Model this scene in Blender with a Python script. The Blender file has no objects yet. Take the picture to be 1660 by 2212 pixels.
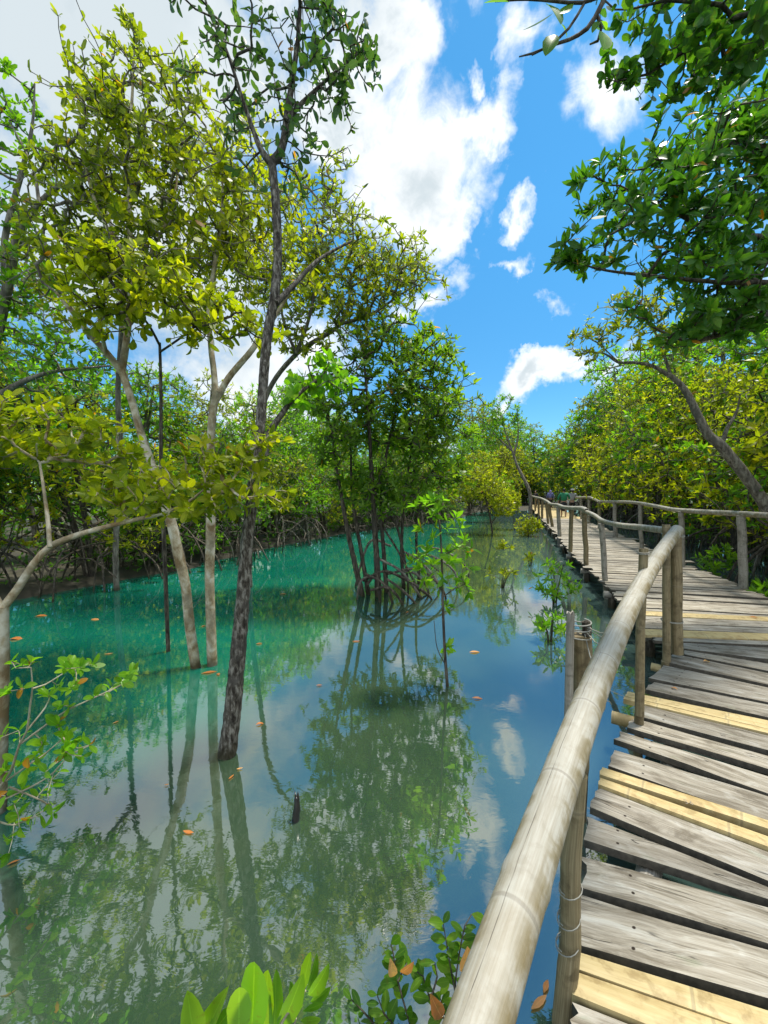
import bpy, math, random
import numpy as np
from mathutils import Vector

random.seed(7)
RS = np.random.RandomState(11)
C = bpy.context.scene.collection
SC = bpy.context.scene

# ------------------------------------------------------------------ camera, sky, sun, exposure
F, CX, CY = 860.0, 830.0, 1106.0          # focal length and centre in units of a 1660 px wide frame
CAMZ, DECK = 1.80, 0.30                   # water lies at z = 0
PITCH = math.atan((CY - 1062.0) / F)
CP, SP = math.cos(PITCH), math.sin(PITCH)

cam_d = bpy.data.cameras.new("camera")
cam = bpy.data.objects.new("camera", cam_d)
C.objects.link(cam)
cam.location = (0, 0, CAMZ)
cam.rotation_euler = (math.pi / 2 - PITCH, 0, 0)
cam_d.sensor_fit = 'HORIZONTAL'
cam_d.sensor_width = 36.0
cam_d.lens = 36.0 * F / 1660.0
cam_d.clip_start = 0.02
cam_d.clip_end = 2000
SC.camera = cam


def ray(px, py):
    X, Y = (px - CX) / F, (CY - py) / F
    return np.array([X, CP + Y * SP, -SP + Y * CP])


def W(px, py, z=0.0):
    r = ray(px, py)
    return np.array([0, 0, CAMZ]) + r * ((z - CAMZ) / r[2])


def D(px, py, d):
    r = ray(px, py)
    return np.array([0, 0, CAMZ]) + r * (d / r[1])


SUN_EL, SUN_AZ = math.radians(72), math.radians(60)     # azimuth measured from +Y towards +X
sun_d = bpy.data.lights.new("sun", 'SUN')
sun_d.energy = 3.4
sun_d.angle = math.radians(8.0)       # thin cloud veils the sun
sun_d.color = (1.0, 0.95, 0.86)
sun = bpy.data.objects.new("sun", sun_d)
C.objects.link(sun)
sdir = Vector((math.sin(SUN_AZ) * math.cos(SUN_EL), math.cos(SUN_AZ) * math.cos(SUN_EL), math.sin(SUN_EL)))
sun.rotation_euler = (-sdir).to_track_quat('-Z', 'Y').to_euler()

SC.view_settings.view_transform = 'Standard'
SC.view_settings.look = 'None'
SC.view_settings.exposure = 0.92
SC.view_settings.gamma = 1.0
SC.render.engine = 'CYCLES'
SC.cycles.max_bounces = 6
SC.cycles.diffuse_bounces = 3
SC.cycles.glossy_bounces = 3
SC.cycles.transmission_bounces = 4
SC.cycles.caustics_reflective = False
SC.cycles.caustics_refractive = False
SC.cycles.use_denoising = True


class N:
    """small node helper"""
    def __init__(s, tree):
        s.t = tree
        s.n = tree.nodes
        s.l = tree.links

    def new(s, kind, **kw):
        nd = s.n.new(kind)
        for k, v in kw.items():
            setattr(nd, k, v)
        return nd

    def put(s, sock, v):
        if isinstance(v, bpy.types.NodeSocket):
            s.l.new(v, sock)
        else:
            sock.default_value = v

    def math(s, op, a, b=0.0, c=0.0, clamp=False):
        nd = s.new('ShaderNodeMath', operation=op)
        nd.use_clamp = clamp
        for i, v in enumerate((a, b, c)):
            s.put(nd.inputs[i], v)
        return nd.outputs[0]

    def vmath(s, op, a, b=(0, 0, 0), out=0):
        nd = s.new('ShaderNodeVectorMath', operation=op)
        s.put(nd.inputs[0], a)
        s.put(nd.inputs[1], b)
        return nd.outputs[out]

    def noise(s, vec, scale, detail=4.0, rough=0.55, dist=0.0, out='Fac'):
        nd = s.new('ShaderNodeTexNoise')
        s.put(nd.inputs['Vector'], vec)
        nd.inputs['Scale'].default_value = scale
        nd.inputs['Detail'].default_value = detail
        nd.inputs['Roughness'].default_value = rough
        nd.inputs['Distortion'].default_value = dist
        return nd.outputs[out]

    def smooth(s, v, a, b):
        nd = s.new('ShaderNodeMapRange', interpolation_type='SMOOTHSTEP')
        s.put(nd.inputs['Value'], v)
        nd.inputs['From Min'].default_value = a
        nd.inputs['From Max'].default_value = b
        return nd.outputs['Result']

    def mix(s, f, a, b, blend='MIX'):
        nd = s.new('ShaderNodeMix', data_type='RGBA', blend_type=blend)
        s.put(nd.inputs['Factor'], f)
        for k, v in (('A', a), ('B', b)):
            sock = [i for i in nd.inputs if i.name == k and i.type == 'RGBA'][0]
            s.put(sock, v if isinstance(v, bpy.types.NodeSocket) else (*v, 1.0))
        return [o for o in nd.outputs if o.type == 'RGBA'][0]

    def ramp(s, f, stops):
        nd = s.new('ShaderNodeValToRGB')
        s.put(nd.inputs['Fac'], f)
        cr = nd.color_ramp
        while len(cr.elements) < len(stops):
            cr.elements.new(0.5)
        for e, (p, c) in zip(cr.elements, stops):
            e.position = p
            e.color = (*c, 1)
        return nd.outputs['Color']

    def bump(s, h, strength=0.3, dist=0.01):
        nd = s.new('ShaderNodeBump')
        nd.inputs['Strength'].default_value = strength
        nd.inputs['Distance'].default_value = dist
        s.put(nd.inputs['Height'], h)
        return nd.outputs['Normal']


# ---- world: Nishita sky with procedural clouds by direction
w = bpy.data.worlds.new("World")
SC.world = w
w.use_nodes = True
wn = N(w.node_tree)
for nd in list(wn.n):
    wn.n.remove(nd)
sky = wn.new('ShaderNodeTexSky', sky_type='NISHITA')
sky.sun_disc = False
sky.sun_elevation = SUN_EL
sky.sun_rotation = SUN_AZ
sky.air_density = 1.0
sky.dust_density = 0.15
sky.ozone_density = 1.6
hsv = wn.new('ShaderNodeHueSaturation')
hsv.inputs['Saturation'].default_value = 1.22
hsv.inputs['Hue'].default_value = 0.488
hsv.inputs['Value'].default_value = 1.12
wn.l.new(sky.outputs[0], hsv.inputs['Color'])
dirv = wn.new('ShaderNodeTexCoord').outputs['Generated']
dirv = wn.vmath('NORMALIZE', dirv)
dir0 = dirv
wc1 = wn.vmath('SUBTRACT', wn.noise(dirv, 4.0, 6.0, 0.6, 0.3, 'Color'), (.5, .5, .5))
wc2 = wn.vmath('SUBTRACT', wn.noise(dirv, 15.0, 5.0, 0.6, 0.3, 'Color'), (.5, .5, .5))
dirv = wn.vmath('ADD', dirv, wn.vmath('ADD', wn.vmath('MULTIPLY', wc1, (.34, .34, .34)), wn.vmath('MULTIPLY', wc2, (.09, .09, .09))))
# (px, py, rx, ry, tilt, gain): where each cloud stands in the sky
clouds = [
    (880, 390, 185, 195, 0, 1.0), (760, 250, 170, 150, 0, 1.0), (1010, 260, 120, 75, 25, .85), (955, 505, 85, 85, 0, .8),
    (800, 40, 130, 150, 0, 1.0), (250, 60, 560, 300, 0, 1.2), (330, 520, 420, 330, 0, .95), (560, 800, 320, 170, 0, .8),
    (1130, 445, 62, 46, 20, .75), (1000, 115, 34, 44, 0, .55), (1180, 805, 150, 60, 10, 1.15), (1260, 815, 110, 40, 6, .9), (1075, 868, 42, 30, 0, .75),
    (1330, 130, 125, 130, 0, .8), (1150, 60, 90, 60, 30, .5), (1115, 553, 60, 24, 14, .5), (930, 640, 95, 36, 16, .55),
    (1290, 845, 50, 40, 0, .6), (930, 960, 130, 60, 0, .6), (1210, 640, 55, 30, 0, .38),
    (-300, 300, 420, 420, 0, .9), (300, -500, 700, 420, 0, 1.1), (1900, 500, 300, 300, 0, .6), (1000, -420, 200, 220, 0, .7),
]
tot = None
for (px, py, rx, ry, tilt, g) in clouds:
    r = ray(px, py)
    L = np.linalg.norm(r)
    c = r / L
    e1 = np.cross(c, [0, 0, 1]); e1 /= np.linalg.norm(e1)
    e2 = np.cross(e1, c)
    ca, sa = math.cos(math.radians(tilt)), math.sin(math.radians(tilt))
    f1, f2 = e1 * ca + e2 * sa, -e1 * sa + e2 * ca
    rx_, ry_ = rx / F / L, ry / F / L
    a = wn.vmath('DOT_PRODUCT', dirv, tuple(f1 / rx_), out='Value')
    b = wn.vmath('DOT_PRODUCT', dirv, tuple(f2 / ry_), out='Value')
    dd = wn.math('SQRT', wn.math('ADD', wn.math('MULTIPLY', a, a), wn.math('MULTIPLY', b, b)))
    m = wn.math('MULTIPLY', wn.math('SUBTRACT', 1.0, dd), g)
    m = wn.math('MULTIPLY', m, wn.math('GREATER_THAN', wn.vmath('DOT_PRODUCT', dirv, tuple(c), out='Value'), 0.0))
    m = wn.math('MAXIMUM', m, 0.0)
    tot = m if tot is None else wn.new('ShaderNodeMath', operation='SMOOTH_MAX') if False else wn.math('MAXIMUM', tot, m)
# loose clouds behind the viewer
back = wn.math('MULTIPLY', wn.smooth(wn.vmath('DOT_PRODUCT', dirv, (0, -1, 0), out='Value'), -0.1, 0.4), 0.35)
tot = wn.math('MAXIMUM', tot, back)
n1 = wn.noise(dir0, 6.0, 9.0, 0.62, 0.6)
n2 = wn.noise(dir0, 17.0, 8.0, 0.66, 0.8)
fb = wn.math('ADD', wn.math('MULTIPLY', n1, 0.62), wn.math('MULTIPLY', n2, 0.38))
dens = wn.math('ADD', tot, wn.math('MULTIPLY', wn.math('SUBTRACT', fb, 0.5), 1.7))
mask = wn.smooth(dens, -0.02, 0.68)
mask = wn.math('MULTIPLY', mask, wn.smooth(tot, 0.0, 0.10))
thick = wn.smooth(dens, 0.35, 1.15)
shade = wn.noise(wn.vmath('ADD', dir0, (.06, .0, -.05)), 6.5, 7.0, 0.6, 0.4)
thick = wn.math('MULTIPLY', thick, wn.smooth(shade, 0.36, 0.60))
leftgrey = wn.smooth(wn.vmath('DOT_PRODUCT', dirv, tuple(ray(170, 60) / np.linalg.norm(ray(170, 60))), out='Value'), 0.80, 0.97)
thick = wn.math('MAXIMUM', wn.math('MULTIPLY', thick, 0.85), wn.math('MULTIPLY', leftgrey, 0.80))
ccol = wn.mix(thick, (6.3, 6.45, 6.55), (3.2, 3.75, 4.05))
sepc = wn.new('ShaderNodeSeparateXYZ')
wn.l.new(dir0, sepc.inputs[0])
# clouds overhead and behind the viewer are brightened as added fill light
fill_gain = wn.math('ADD', 1.0, wn.math('MULTIPLY', wn.math('MAXIMUM', wn.smooth(sepc.outputs[2], .78, .96), wn.smooth(sepc.outputs[1], .15, -.35)), 0.9))
ccol = wn.vmath('SCALE', ccol)
ccol.node.inputs['Scale'].default_value = 1.0
wn.l.new(fill_gain, ccol.node.inputs['Scale'])
sepd = wn.new('ShaderNodeSeparateXYZ')
wn.l.new(dir0, sepd.inputs[0])
blue = wn.mix(1.0, hsv.outputs[0], wn.ramp(sepd.outputs[2], [(0.0, (.40, .62, .72)), (0.25, (.42, .68, .80)), (0.55, (.55, .90, .98)), (1.0, (.6, 1.0, 1.05))]), 'MULTIPLY')
col = wn.mix(mask, blue, ccol)
bg = wn.new('ShaderNodeBackground')
wn.l.new(col, bg.inputs['Color'])
bg.inputs['Strength'].default_value = 0.10
wo = wn.new('ShaderNodeOutputWorld')
wn.l.new(bg.outputs[0], wo.inputs['Surface'])


# ------------------------------------------------------------------ materials
def mat(name):
    m = bpy.data.materials.new(name)
    m.use_nodes = True
    n = N(m.node_tree)
    p = n.n['Principled BSDF']
    return m, n, p


def leaf_mat(name, c0, c1, c2, trans=0.54, rough=0.36):
    m, n, p = mat(name)
    at = n.new('ShaderNodeAttribute', attribute_name='var')
    v = at.outputs['Fac']
    col = n.ramp(v, [(0.0, c0), (0.5, c1), (0.9, c2), (0.985, c2), (1.0, (0.38, 0.16, 0.02))])
    uv = n.new('ShaderNodeUVMap').outputs[0]
    sep = n.new('ShaderNodeSeparateXYZ')
    n.l.new(uv, sep.inputs[0])
    rib = n.smooth(n.math('ABSOLUTE', sep.outputs[0]), 0.10, 0.0)
    col = n.mix(n.math('MULTIPLY', rib, 0.35), col, tuple(min(1, x * 1.6 + .03) for x in c2))
    gp = n.new('ShaderNodeNewGeometry').outputs['Position']
    blem = n.smooth(n.noise(gp, 38.0, 4, 0.6), 0.56, 0.68)
    col = n.mix(n.math('MULTIPLY', blem, 0.38), col, (.16, .13, .02))
    n.put(p.inputs['Base Color'], col)
    p.inputs['Roughness'].default_value = rough
    p.inputs['Specular IOR Level'].default_value = 0.24
    tr = n.new('ShaderNodeBsdfTranslucent')
    tc = n.mix(1.0, col, (2.1, 2.25, 0.6), 'MULTIPLY')
    n.l.new(tc, tr.inputs['Color'])
    mx = n.new('ShaderNodeMixShader')
    mx.inputs[0].default_value = trans
    n.l.new(p.outputs[0], mx.inputs[1])
    n.l.new(tr.outputs[0], mx.inputs[2])
    n.l.new(mx.outputs[0], n.n['Material Output'].inputs['Surface'])
    return m


M = {}
M['yellow'] = leaf_mat('leaf_yellow_green', (.100, .145, .008), (.215, .250, .010), (.38, .35, .014))
M['olive'] = leaf_mat('leaf_olive', (.062, .102, .009), (.150, .188, .011), (.30, .295, .016))
M['green'] = leaf_mat('leaf_green', (.040, .115, .010), (.090, .205, .013), (.18, .31, .018))
M['mid'] = leaf_mat('leaf_mid_green', (.050, .120, .011), (.105, .195, .014), (.20, .28, .018))
M['bright'] = leaf_mat('leaf_bright', (.075, .20, .012), (.135, .29, .016), (.23, .36, .02))
M['dark'] = leaf_mat('leaf_dark', (.024, .082, .012), (.048, .14, .015), (.10, .20, .02), trans=0.42)
M['grey'] = leaf_mat('leaf_grey_green', (.032, .082, .030), (.055, .12, .040), (.10, .17, .06), trans=0.42)
M['orange'] = leaf_mat('leaf_orange', (.30, .12, .04), (.55, .18, .04), (.60, .34, .13), trans=0.25)


def bark_mat(name, c0, c1, c2, scale=30, bump=0.7, dist=0.012, stretch=0.22):
    m, n, p = mat(name)
    g = n.new('ShaderNodeNewGeometry').outputs['Position']
    v = n.vmath('MULTIPLY', g, (1, 1, stretch))
    a = n.noise(v, scale, 6, 0.65, 0.4)
    b = n.noise(g, 6.0, 5, 0.6)
    col = n.ramp(a, [(0.38, c0), (0.50, c1), (0.62, c2)])
    col = n.mix(n.smooth(b, 0.48, 0.68), col, tuple(x * 0.55 + 0.02 for x in c1))
    # wet, algae-dark tide mark above the waterline
    sz = n.new('ShaderNodeSeparateXYZ')
    n.l.new(g, sz.inputs[0])
    tide = n.smooth(n.math('ADD', sz.outputs[2], n.math('MULTIPLY', n.noise(g, 12, 3), 0.16)), 0.22, 0.08)
    col = n.mix(n.math('MULTIPLY', tide, 0.80), col, (.035, .032, .014))
    n.put(p.inputs['Base Color'], col)
    p.inputs['Roughness'].default_value = 0.9
    p.inputs['Specular IOR Level'].default_value = 0.2
    n.put(p.inputs['Normal'], n.bump(a, bump, dist))
    return m


M['bark_dark'] = bark_mat('bark_rough_dark', (.024, .019, .014), (.095, .080, .062), (.27, .245, .205), 44, 1.0, 0.02, 0.36)
M['bark_pale'] = bark_mat('bark_pale', (.19, .125, .06), (.37, .30, .19), (.54, .49, .38), 10, 0.6, 0.010, 0.7)
M['bark_grey'] = bark_mat('bark_grey', (.07, .06, .045), (.17, .15, .12), (.28, .26, .21), 26)
M['bark_root'] = bark_mat('bark_root', (.025, .020, .015), (.075, .062, .046), (.16, .135, .10), 30)
M['twig_pale'] = bark_mat('bark_twig', (.20, .17, .11), (.33, .29, .20), (.44, .40, .30), 22, 0.3)


def wood_mat():
    m, n, p = mat('weathered_plank')
    uv = n.new('ShaderNodeUVMap').outputs[0]
    oi = n.new('ShaderNodeObjectInfo').outputs['Random']
    off = n.new('ShaderNodeCombineXYZ')
    n.l.new(n.math('MULTIPLY', oi, 37.0), off.inputs[0])
    n.l.new(n.math('MULTIPLY', oi, 19.0), off.inputs[1])
    u = n.vmath('ADD', uv, off.outputs[0])
    warp = n.noise(u, 2.2, 3, 0.5, 0, 'Color')
    uw = n.vmath('ADD', u, n.vmath('MULTIPLY', n.vmath('SUBTRACT', warp, (.5, .5, .5)), (0.0, 0.05, 0)))
    g1 = n.noise(n.vmath('MULTIPLY', uw, (1.8, 34, 1)), 1.0, 8, 0.70, 0.9)
    g2 = n.noise(n.vmath('MULTIPLY', uw, (6, 170, 1)), 1.0, 4, 0.7)
    big = n.noise(n.vmath('MULTIPLY', u, (3.5, 11, 1)), 1.0, 6, 0.65, 0.8)
    grain = n.math('ADD', n.math('MULTIPLY', g1, 0.65), n.math('MULTIPLY', g2, 0.35))
    col = n.ramp(grain, [(0.30, (.070, .054, .036)), (0.42, (.205, .176, .130)), (0.54, (.335, .300, .240)), (0.70, (.48, .44, .37))])
    col = n.mix(n.math('MULTIPLY', n.smooth(big, 0.48, 0.66), 0.75), col, (.12, .098, .068))
    col = n.mix(n.math('MULTIPLY', n.smooth(big, 0.47, 0.32), 0.45), col, (.54, .525, .47))
    gr = n.noise(n.vmath('MULTIPLY', u, (3.5, 9, 1)), 1.6, 4, 0.6)
    col = n.mix(n.math('MULTIPLY', n.smooth(gr, 0.60, 0.75), 0.35), col, (.16, .20, .11))
    # long drying cracks, nail holes
    crk = n.noise(n.vmath('MULTIPLY', uw, (1.3, 26, 1)), 1.0, 2, 0.5, 0.8)
    crack = n.smooth(n.math('ABSOLUTE', n.math('SUBTRACT', crk, 0.5)), 0.011, 0.0)
    crack = n.math('MULTIPLY', crack, n.smooth(n.noise(n.vmath('MULTIPLY', u, (3, 14, 1)), 1.0, 2), 0.50, 0.58))
    vor = n.new('ShaderNodeTexVoronoi', feature='F1')
    n.put(vor.inputs['Vector'], n.vmath('MULTIPLY', u, (3.6, 9.0, 1)))
    vor.inputs['Scale'].default_value = 1.0
    knot = n.smooth(vor.outputs['Distance'], 0.085, 0.045)
    knot = n.math('MULTIPLY', knot, n.smooth(n.noise(u, 7.0, 1), 0.53, 0.56))
    hole = n.math('MAXIMUM', crack, knot)
    col = n.mix(n.math('MULTIPLY', hole, 0.88), col, (.030, .024, .018))
    su = n.new('ShaderNodeSeparateXYZ')
    n.l.new(uv, su.inputs[0])
    ny = n.math('MULTIPLY', n.math('SUBTRACT', n.math('FRACT', n.math('DIVIDE', su.outputs[1], 0.075)), 0.5), 0.075)
    nx = n.math('MINIMUM', n.math('ABSOLUTE', n.math('SUBTRACT', su.outputs[0], n.math('ADD', 0.13, n.math('MULTIPLY', oi, 0.05)))), n.math('ABSOLUTE', n.math('SUBTRACT', su.outputs[0], 1.0)))
    nail = n.smooth(n.math('SQRT', n.math('ADD', n.math('MULTIPLY', nx, nx), n.math('MULTIPLY', ny, ny))), 0.0075, 0.004)
    col = n.mix(nail, col, (.025, .016, .010))
    tint = n.ramp(oi, [(0, (.74, .74, .74)), (.5, (.95, .95, .95)), (1, (1.14, 1.13, 1.10))])
    col = n.mix(1.0, col, tint, 'MULTIPLY')
    n.put(p.inputs['Base Color'], col)
    p.inputs['Roughness'].default_value = 0.85
    p.inputs['Specular IOR Level'].default_value = 0.25
    h = n.math('SUBTRACT', grain, n.math('MULTIPLY', hole, 0.8))
    n.put(p.inputs['Normal'], n.bump(h, 0.9, 0.006))
    return m


M['plank'] = wood_mat()


def bamboo_mat(name, c_lo, c_mid, c_hi, stain, node=0.32, fresh=False, crack=False):
    m, n, p = mat(name)
    uv = n.new('ShaderNodeUVMap').outputs[0]
    oi = n.new('ShaderNodeObjectInfo').outputs['Random']
    sep = n.new('ShaderNodeSeparateXYZ')
    n.l.new(uv, sep.inputs[0])
    off = n.new('ShaderNodeCombineXYZ')
    n.l.new(n.math('MULTIPLY', oi, 23.0), off.inputs[0])
    pos = n.new('ShaderNodeNewGeometry').outputs['Position']
    u = n.vmath('ADD', uv, off.outputs[0])
    fib = n.noise(n.vmath('MULTIPLY', u, (5, 60 if fresh else 34, 1)), 1.0, 6, 0.65)
    blot = n.noise(n.vmath('ADD', pos, off.outputs[0]), 5.5, 6, 0.65, 0.6)
    blot2 = n.noise(n.vmath('ADD', pos, off.outputs[0]), 16, 5, 0.6, 0.3)
    col = n.ramp(fib, [(0.3, c_lo), (0.5, c_mid), (0.72, c_hi)])
    k = 0.62 if fresh else 0.75
    under = n.smooth(n.math('ABSOLUTE', n.math('SUBTRACT', sep.outputs[1], 0.5)), 0.10, 0.24)   # stain strengthens from the top of the pole towards the underside
    if crack:
        k = n.math('ADD', n.math('MULTIPLY', under, 0.6), 0.25)
        mottle = n.math('MULTIPLY', n.smooth(n.math('ABSOLUTE', n.math('SUBTRACT', sep.outputs[1], 0.5)), 0.05, 0.17), n.smooth(blot2, 0.38, 0.56))
        col = n.mix(n.math('MULTIPLY', mottle, 0.72), col, (.175, .135, .055))
    col = n.mix(n.math('MULTIPLY', n.smooth(blot, 0.50, 0.66), k), col, stain)
    col = n.mix(n.math('MULTIPLY', n.smooth(blot2, 0.52, 0.66), n.math('MULTIPLY', k, 0.8)), col, tuple(x * 0.7 for x in stain))
    fr = n.math('FRACT', n.math('ADD', n.math('DIVIDE', sep.outputs[0], node), oi))
    dn = n.math('ABSOLUTE', n.math('SUBTRACT', fr, 0.5))
    ring = n.smooth(dn, 0.018, 0.006)
    col = n.mix(n.math('MULTIPLY', ring, 0.55), col, (.10, .075, .045))
    halo = n.smooth(dn, 0.05, 0.02)
    col = n.mix(n.math('MULTIPLY', halo, 0.3), col, c_hi)
    if crack:
        wv = n.math('ADD', sep.outputs[1], n.math('MULTIPLY', n.math('SUBTRACT', n.noise(n.vmath('MULTIPLY', uv, (6, 0, 0)), 1.0, 4), .5), 0.028))
        cr = n.smooth(n.math('ABSOLUTE', n.math('SUBTRACT', wv, 0.455)), 0.0045, 0.001)
        cr = n.math('MULTIPLY', cr, n.smooth(n.noise(n.vmath('MULTIPLY', uv, (9, 0, 0)), 1.0, 3), 0.36, 0.56))
        col = n.mix(n.math('MULTIPLY', cr, 0.8), col, (.06, .045, .03))
    n.put(p.inputs['Base Color'], col)
    p.inputs['Roughness'].default_value = 0.55
    p.inputs['Specular IOR Level'].default_value = 0.3
    h = n.math('ADD', fib, n.math('MULTIPLY', ring, -0.6))
    n.put(p.inputs['Normal'], n.bump(h, 0.35, 0.004))
    return m


M['rail'] = bamboo_mat('bamboo_weathered', (.265, .235, .175), (.335, .31, .25), (.40, .38, .32), (.17, .125, .055), 0.36, crack=True)
M['post'] = bamboo_mat('bamboo_post', (.115, .085, .042), (.20, .155, .080), (.30, .245, .145), (.08, .058, .026), 0.34)
M['postgrey'] = bamboo_mat('post_grey', (.17, .15, .12), (.27, .245, .20), (.38, .355, .30), (.13, .11, .075), 0.6)
M['fresh'] = bamboo_mat('bamboo_fresh', (.35, .255, .105), (.45, .345, .16), (.52, .42, .22), (.29, .19, .07), 0.38, True)


def plain(name, c, rough=0.7, noise=0.25, scale=30):
    m, n, p = mat(name)
    pos = n.new('ShaderNodeNewGeometry').outputs['Position']
    a = n.noise(pos, scale, 4)
    n.put(p.inputs['Base Color'], n.ramp(a, [(0.3, tuple(x * (1 - noise) for x in c)), (0.7, tuple(min(1, x * (1 + noise)) for x in c))]))
    p.inputs['Roughness'].default_value = rough
    return m


M['plank_edge'] = plain('plank_edge_shade', (.085, .072, .052), 0.9, 0.4, 40)  # board sides coloured dark, painting in the shade of the gaps
M['rope'] = plain('rope', (.26, .25, .21), 0.8, 0.2, 120)
M['hollow'] = plain('bamboo_hollow', (.035, .026, .016), 0.9)
M['wet_wood'] = plain('wet_wood', (.013, .011, .009), 0.35, 0.4, 40)
M['mud'] = plain('mud', (.048, .042, .027), 0.85, 0.45, 3)
M['skin'] = plain('skin', (.32, .19, .12), 0.6, 0.05)
M['cloth_green'] = plain('cloth_green', (.012, .16, .07), 0.85, 0.1)
M['cloth_black'] = plain('cloth_black', (.012, .012, .014), 0.85, 0.1)
M['cloth_lilac'] = plain('cloth_lilac', (.26, .22, .46), 0.85, 0.1)
M['cloth_blue'] = plain('cloth_blue', (.14, .15, .34), 0.85, 0.1)
M['cloth_grey'] = plain('cloth_grey', (.22, .23, .23), 0.85, 0.1)
M['cloth_white'] = plain('cloth_white', (.6, .6, .6), 0.85, 0.1)
M['hair'] = plain('hair_black', (.012, .010, .009), 0.5, 0.1)


def water_mat():
    m, n, p = mat('turbid_water')
    pos = n.new('ShaderNodeNewGeometry').outputs['Position']
    sep = n.new('ShaderNodeSeparateXYZ')
    n.l.new(pos, sep.inputs[0])
    x, y = sep.outputs[0], sep.outputs[1]
    # the deep channel runs along the left bank: suspended silt turns it turquoise, the shallows stay olive
    nz = n.math('MULTIPLY', n.math('SUBTRACT', n.noise(pos, 0.8, 3, 0.5, 0.3), 0.5), 1.6)
    edge = n.math('SUBTRACT', n.math('ADD', n.math('MULTIPLY', n.math('SUBTRACT', y, 2.6), 0.36), -1.45), x)
    edge = n.math('ADD', edge, nz)
    deep = n.smooth(edge, -0.55, 0.95)
    far = n.smooth(y, 9.0, 22.0)
    shal = n.ramp(n.noise(pos, 1.3, 4, 0.6), [(0.3, (.020, .046, .027)), (0.55, (.033, .060, .031)), (0.75, (.044, .068, .033))])
    bluish = n.smooth(n.math('SUBTRACT', x, n.math('MULTIPLY', y, 0.28)), -0.1, 0.5)
    shal = n.mix(n.math('MULTIPLY', bluish, 0.8), shal, (.044, .080, .074))
    dcol = n.ramp(n.noise(pos, 0.5, 3), [(0.35, (.002, .098, .062)), (0.65, (.004, .130, .082))])
    dcol = n.mix(n.math('MULTIPLY', far, 0.5), dcol, (.02, .09, .045))
    col = n.mix(deep, shal, dcol)
    dif = n.new('ShaderNodeBsdfDiffuse')
    n.l.new(col, dif.inputs['Color'])
    gl = n.new('ShaderNodeBsdfGlossy')
    gl.inputs['Roughness'].default_value = 0.02
    gl.inputs['Color'].default_value = (1, 1, 1, 1)
    rip = n.noise(n.vmath('MULTIPLY', pos, (1.0, 1.6, 1.0)), 7.0, 3, 0.55, 0.6)
    swell = n.noise(pos, 1.7, 2, 0.5, 0.3)
    fine = n.noise(n.vmath('MULTIPLY', pos, (1, 3.0, 1)), 20.0, 2, 0.5, 0.5)
    patch = n.smooth(n.noise(pos, 0.9, 2), 0.52, 0.68)
    h = n.math('ADD', n.math('MULTIPLY', rip, 0.45), n.math('MULTIPLY', swell, 1.2))
    h = n.math('ADD', h, n.math('MULTIPLY', n.math('MULTIPLY', fine, patch), 0.22))
    bmp = n.bump(h, 0.032, 0.03)
    n.l.new(bmp, gl.inputs['Normal'])
    fr = n.new('ShaderNodeFresnel')
    fr.inputs['IOR'].default_value = 3.0
    n.l.new(bmp, fr.inputs['Normal'])
    mx = n.new('ShaderNodeMixShader')
    n.l.new(fr.outputs[0], mx.inputs[0])
    n.l.new(dif.outputs[0], mx.inputs[1])
    n.l.new(gl.outputs[0], mx.inputs[2])
    n.l.new(mx.outputs[0], n.n['Material Output'].inputs['Surface'])
    return m


M['water'] = water_mat()


# ------------------------------------------------------------------ mesh helpers
class MB:
    """collects vertices and faces and links them as ONE mesh object"""
    def __init__(s):
        s.v, s.f, s.uv, s.var, s.n = [], {}, [], [], 0

    def add(s, v, faces, uv=None, var=None, mi=0):
        v = np.asarray(v, float).reshape(-1, 3)
        k = len(v)
        s.v.append(v)
        s.uv.append(np.zeros((k, 2)) if uv is None else np.asarray(uv, float))
        s.var.append(np.full(k, 0.5) if var is None else np.broadcast_to(np.asarray(var, float), (k,)))
        for fa in faces:
            fa = np.asarray(fa, int)
            if len(fa) == 0:
                continue
            s.f.setdefault((fa.shape[1], mi), []).append(fa + s.n)
        s.n += k

    def build(s, name, mats, parent=None, smooth=False, link=True):
        me = bpy.data.meshes.new(name)
        v = np.concatenate(s.v); uv = np.concatenate(s.uv); var = np.concatenate(s.var)
        me.vertices.add(len(v))
        me.vertices.foreach_set('co', v.astype(np.float32).ravel())
        idx, tot, mi = [], [], []
        for (k, m), fl in s.f.items():
            fa = np.concatenate(fl)
            idx.append(fa.ravel()); tot.append(np.full(len(fa), k)); mi.append(np.full(len(fa), m))
        idx, tot, mi = np.concatenate(idx), np.concatenate(tot), np.concatenate(mi)
        me.loops.add(len(idx))
        me.loops.foreach_set('vertex_index', idx.astype(np.int32))
        me.polygons.add(len(tot))
        st = np.concatenate([[0], np.cumsum(tot)[:-1]])
        me.polygons.foreach_set('loop_start', st.astype(np.int32))
        me.polygons.foreach_set('loop_total', tot.astype(np.int32))
        me.polygons.foreach_set('material_index', mi.astype(np.int32))
        if smooth:
            me.polygons.foreach_set('use_smooth', np.ones(len(tot), bool))
        ul = me.uv_layers.new(name='UVMap')
        ul.data.foreach_set('uv', uv[idx].astype(np.float32).ravel())
        at = me.attributes.new('var', 'FLOAT', 'POINT')
        at.data.foreach_set('value', var.astype(np.float32))
        for m in (mats if isinstance(mats, (list, tuple)) else [mats]):
            me.materials.append(m)
        me.update(calc_edges=True)
        me.validate()
        o = bpy.data.objects.new(name, me)
        C.objects.link(o)
        if parent is not None:
            o.parent = parent
        return o


def tag(o, label=None, cat=None, group=None, kind=None):
    if label: o['label'] = label
    if cat: o['category'] = cat
    if group: o['group'] = group
    if kind: o['kind'] = kind
    return o


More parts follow.
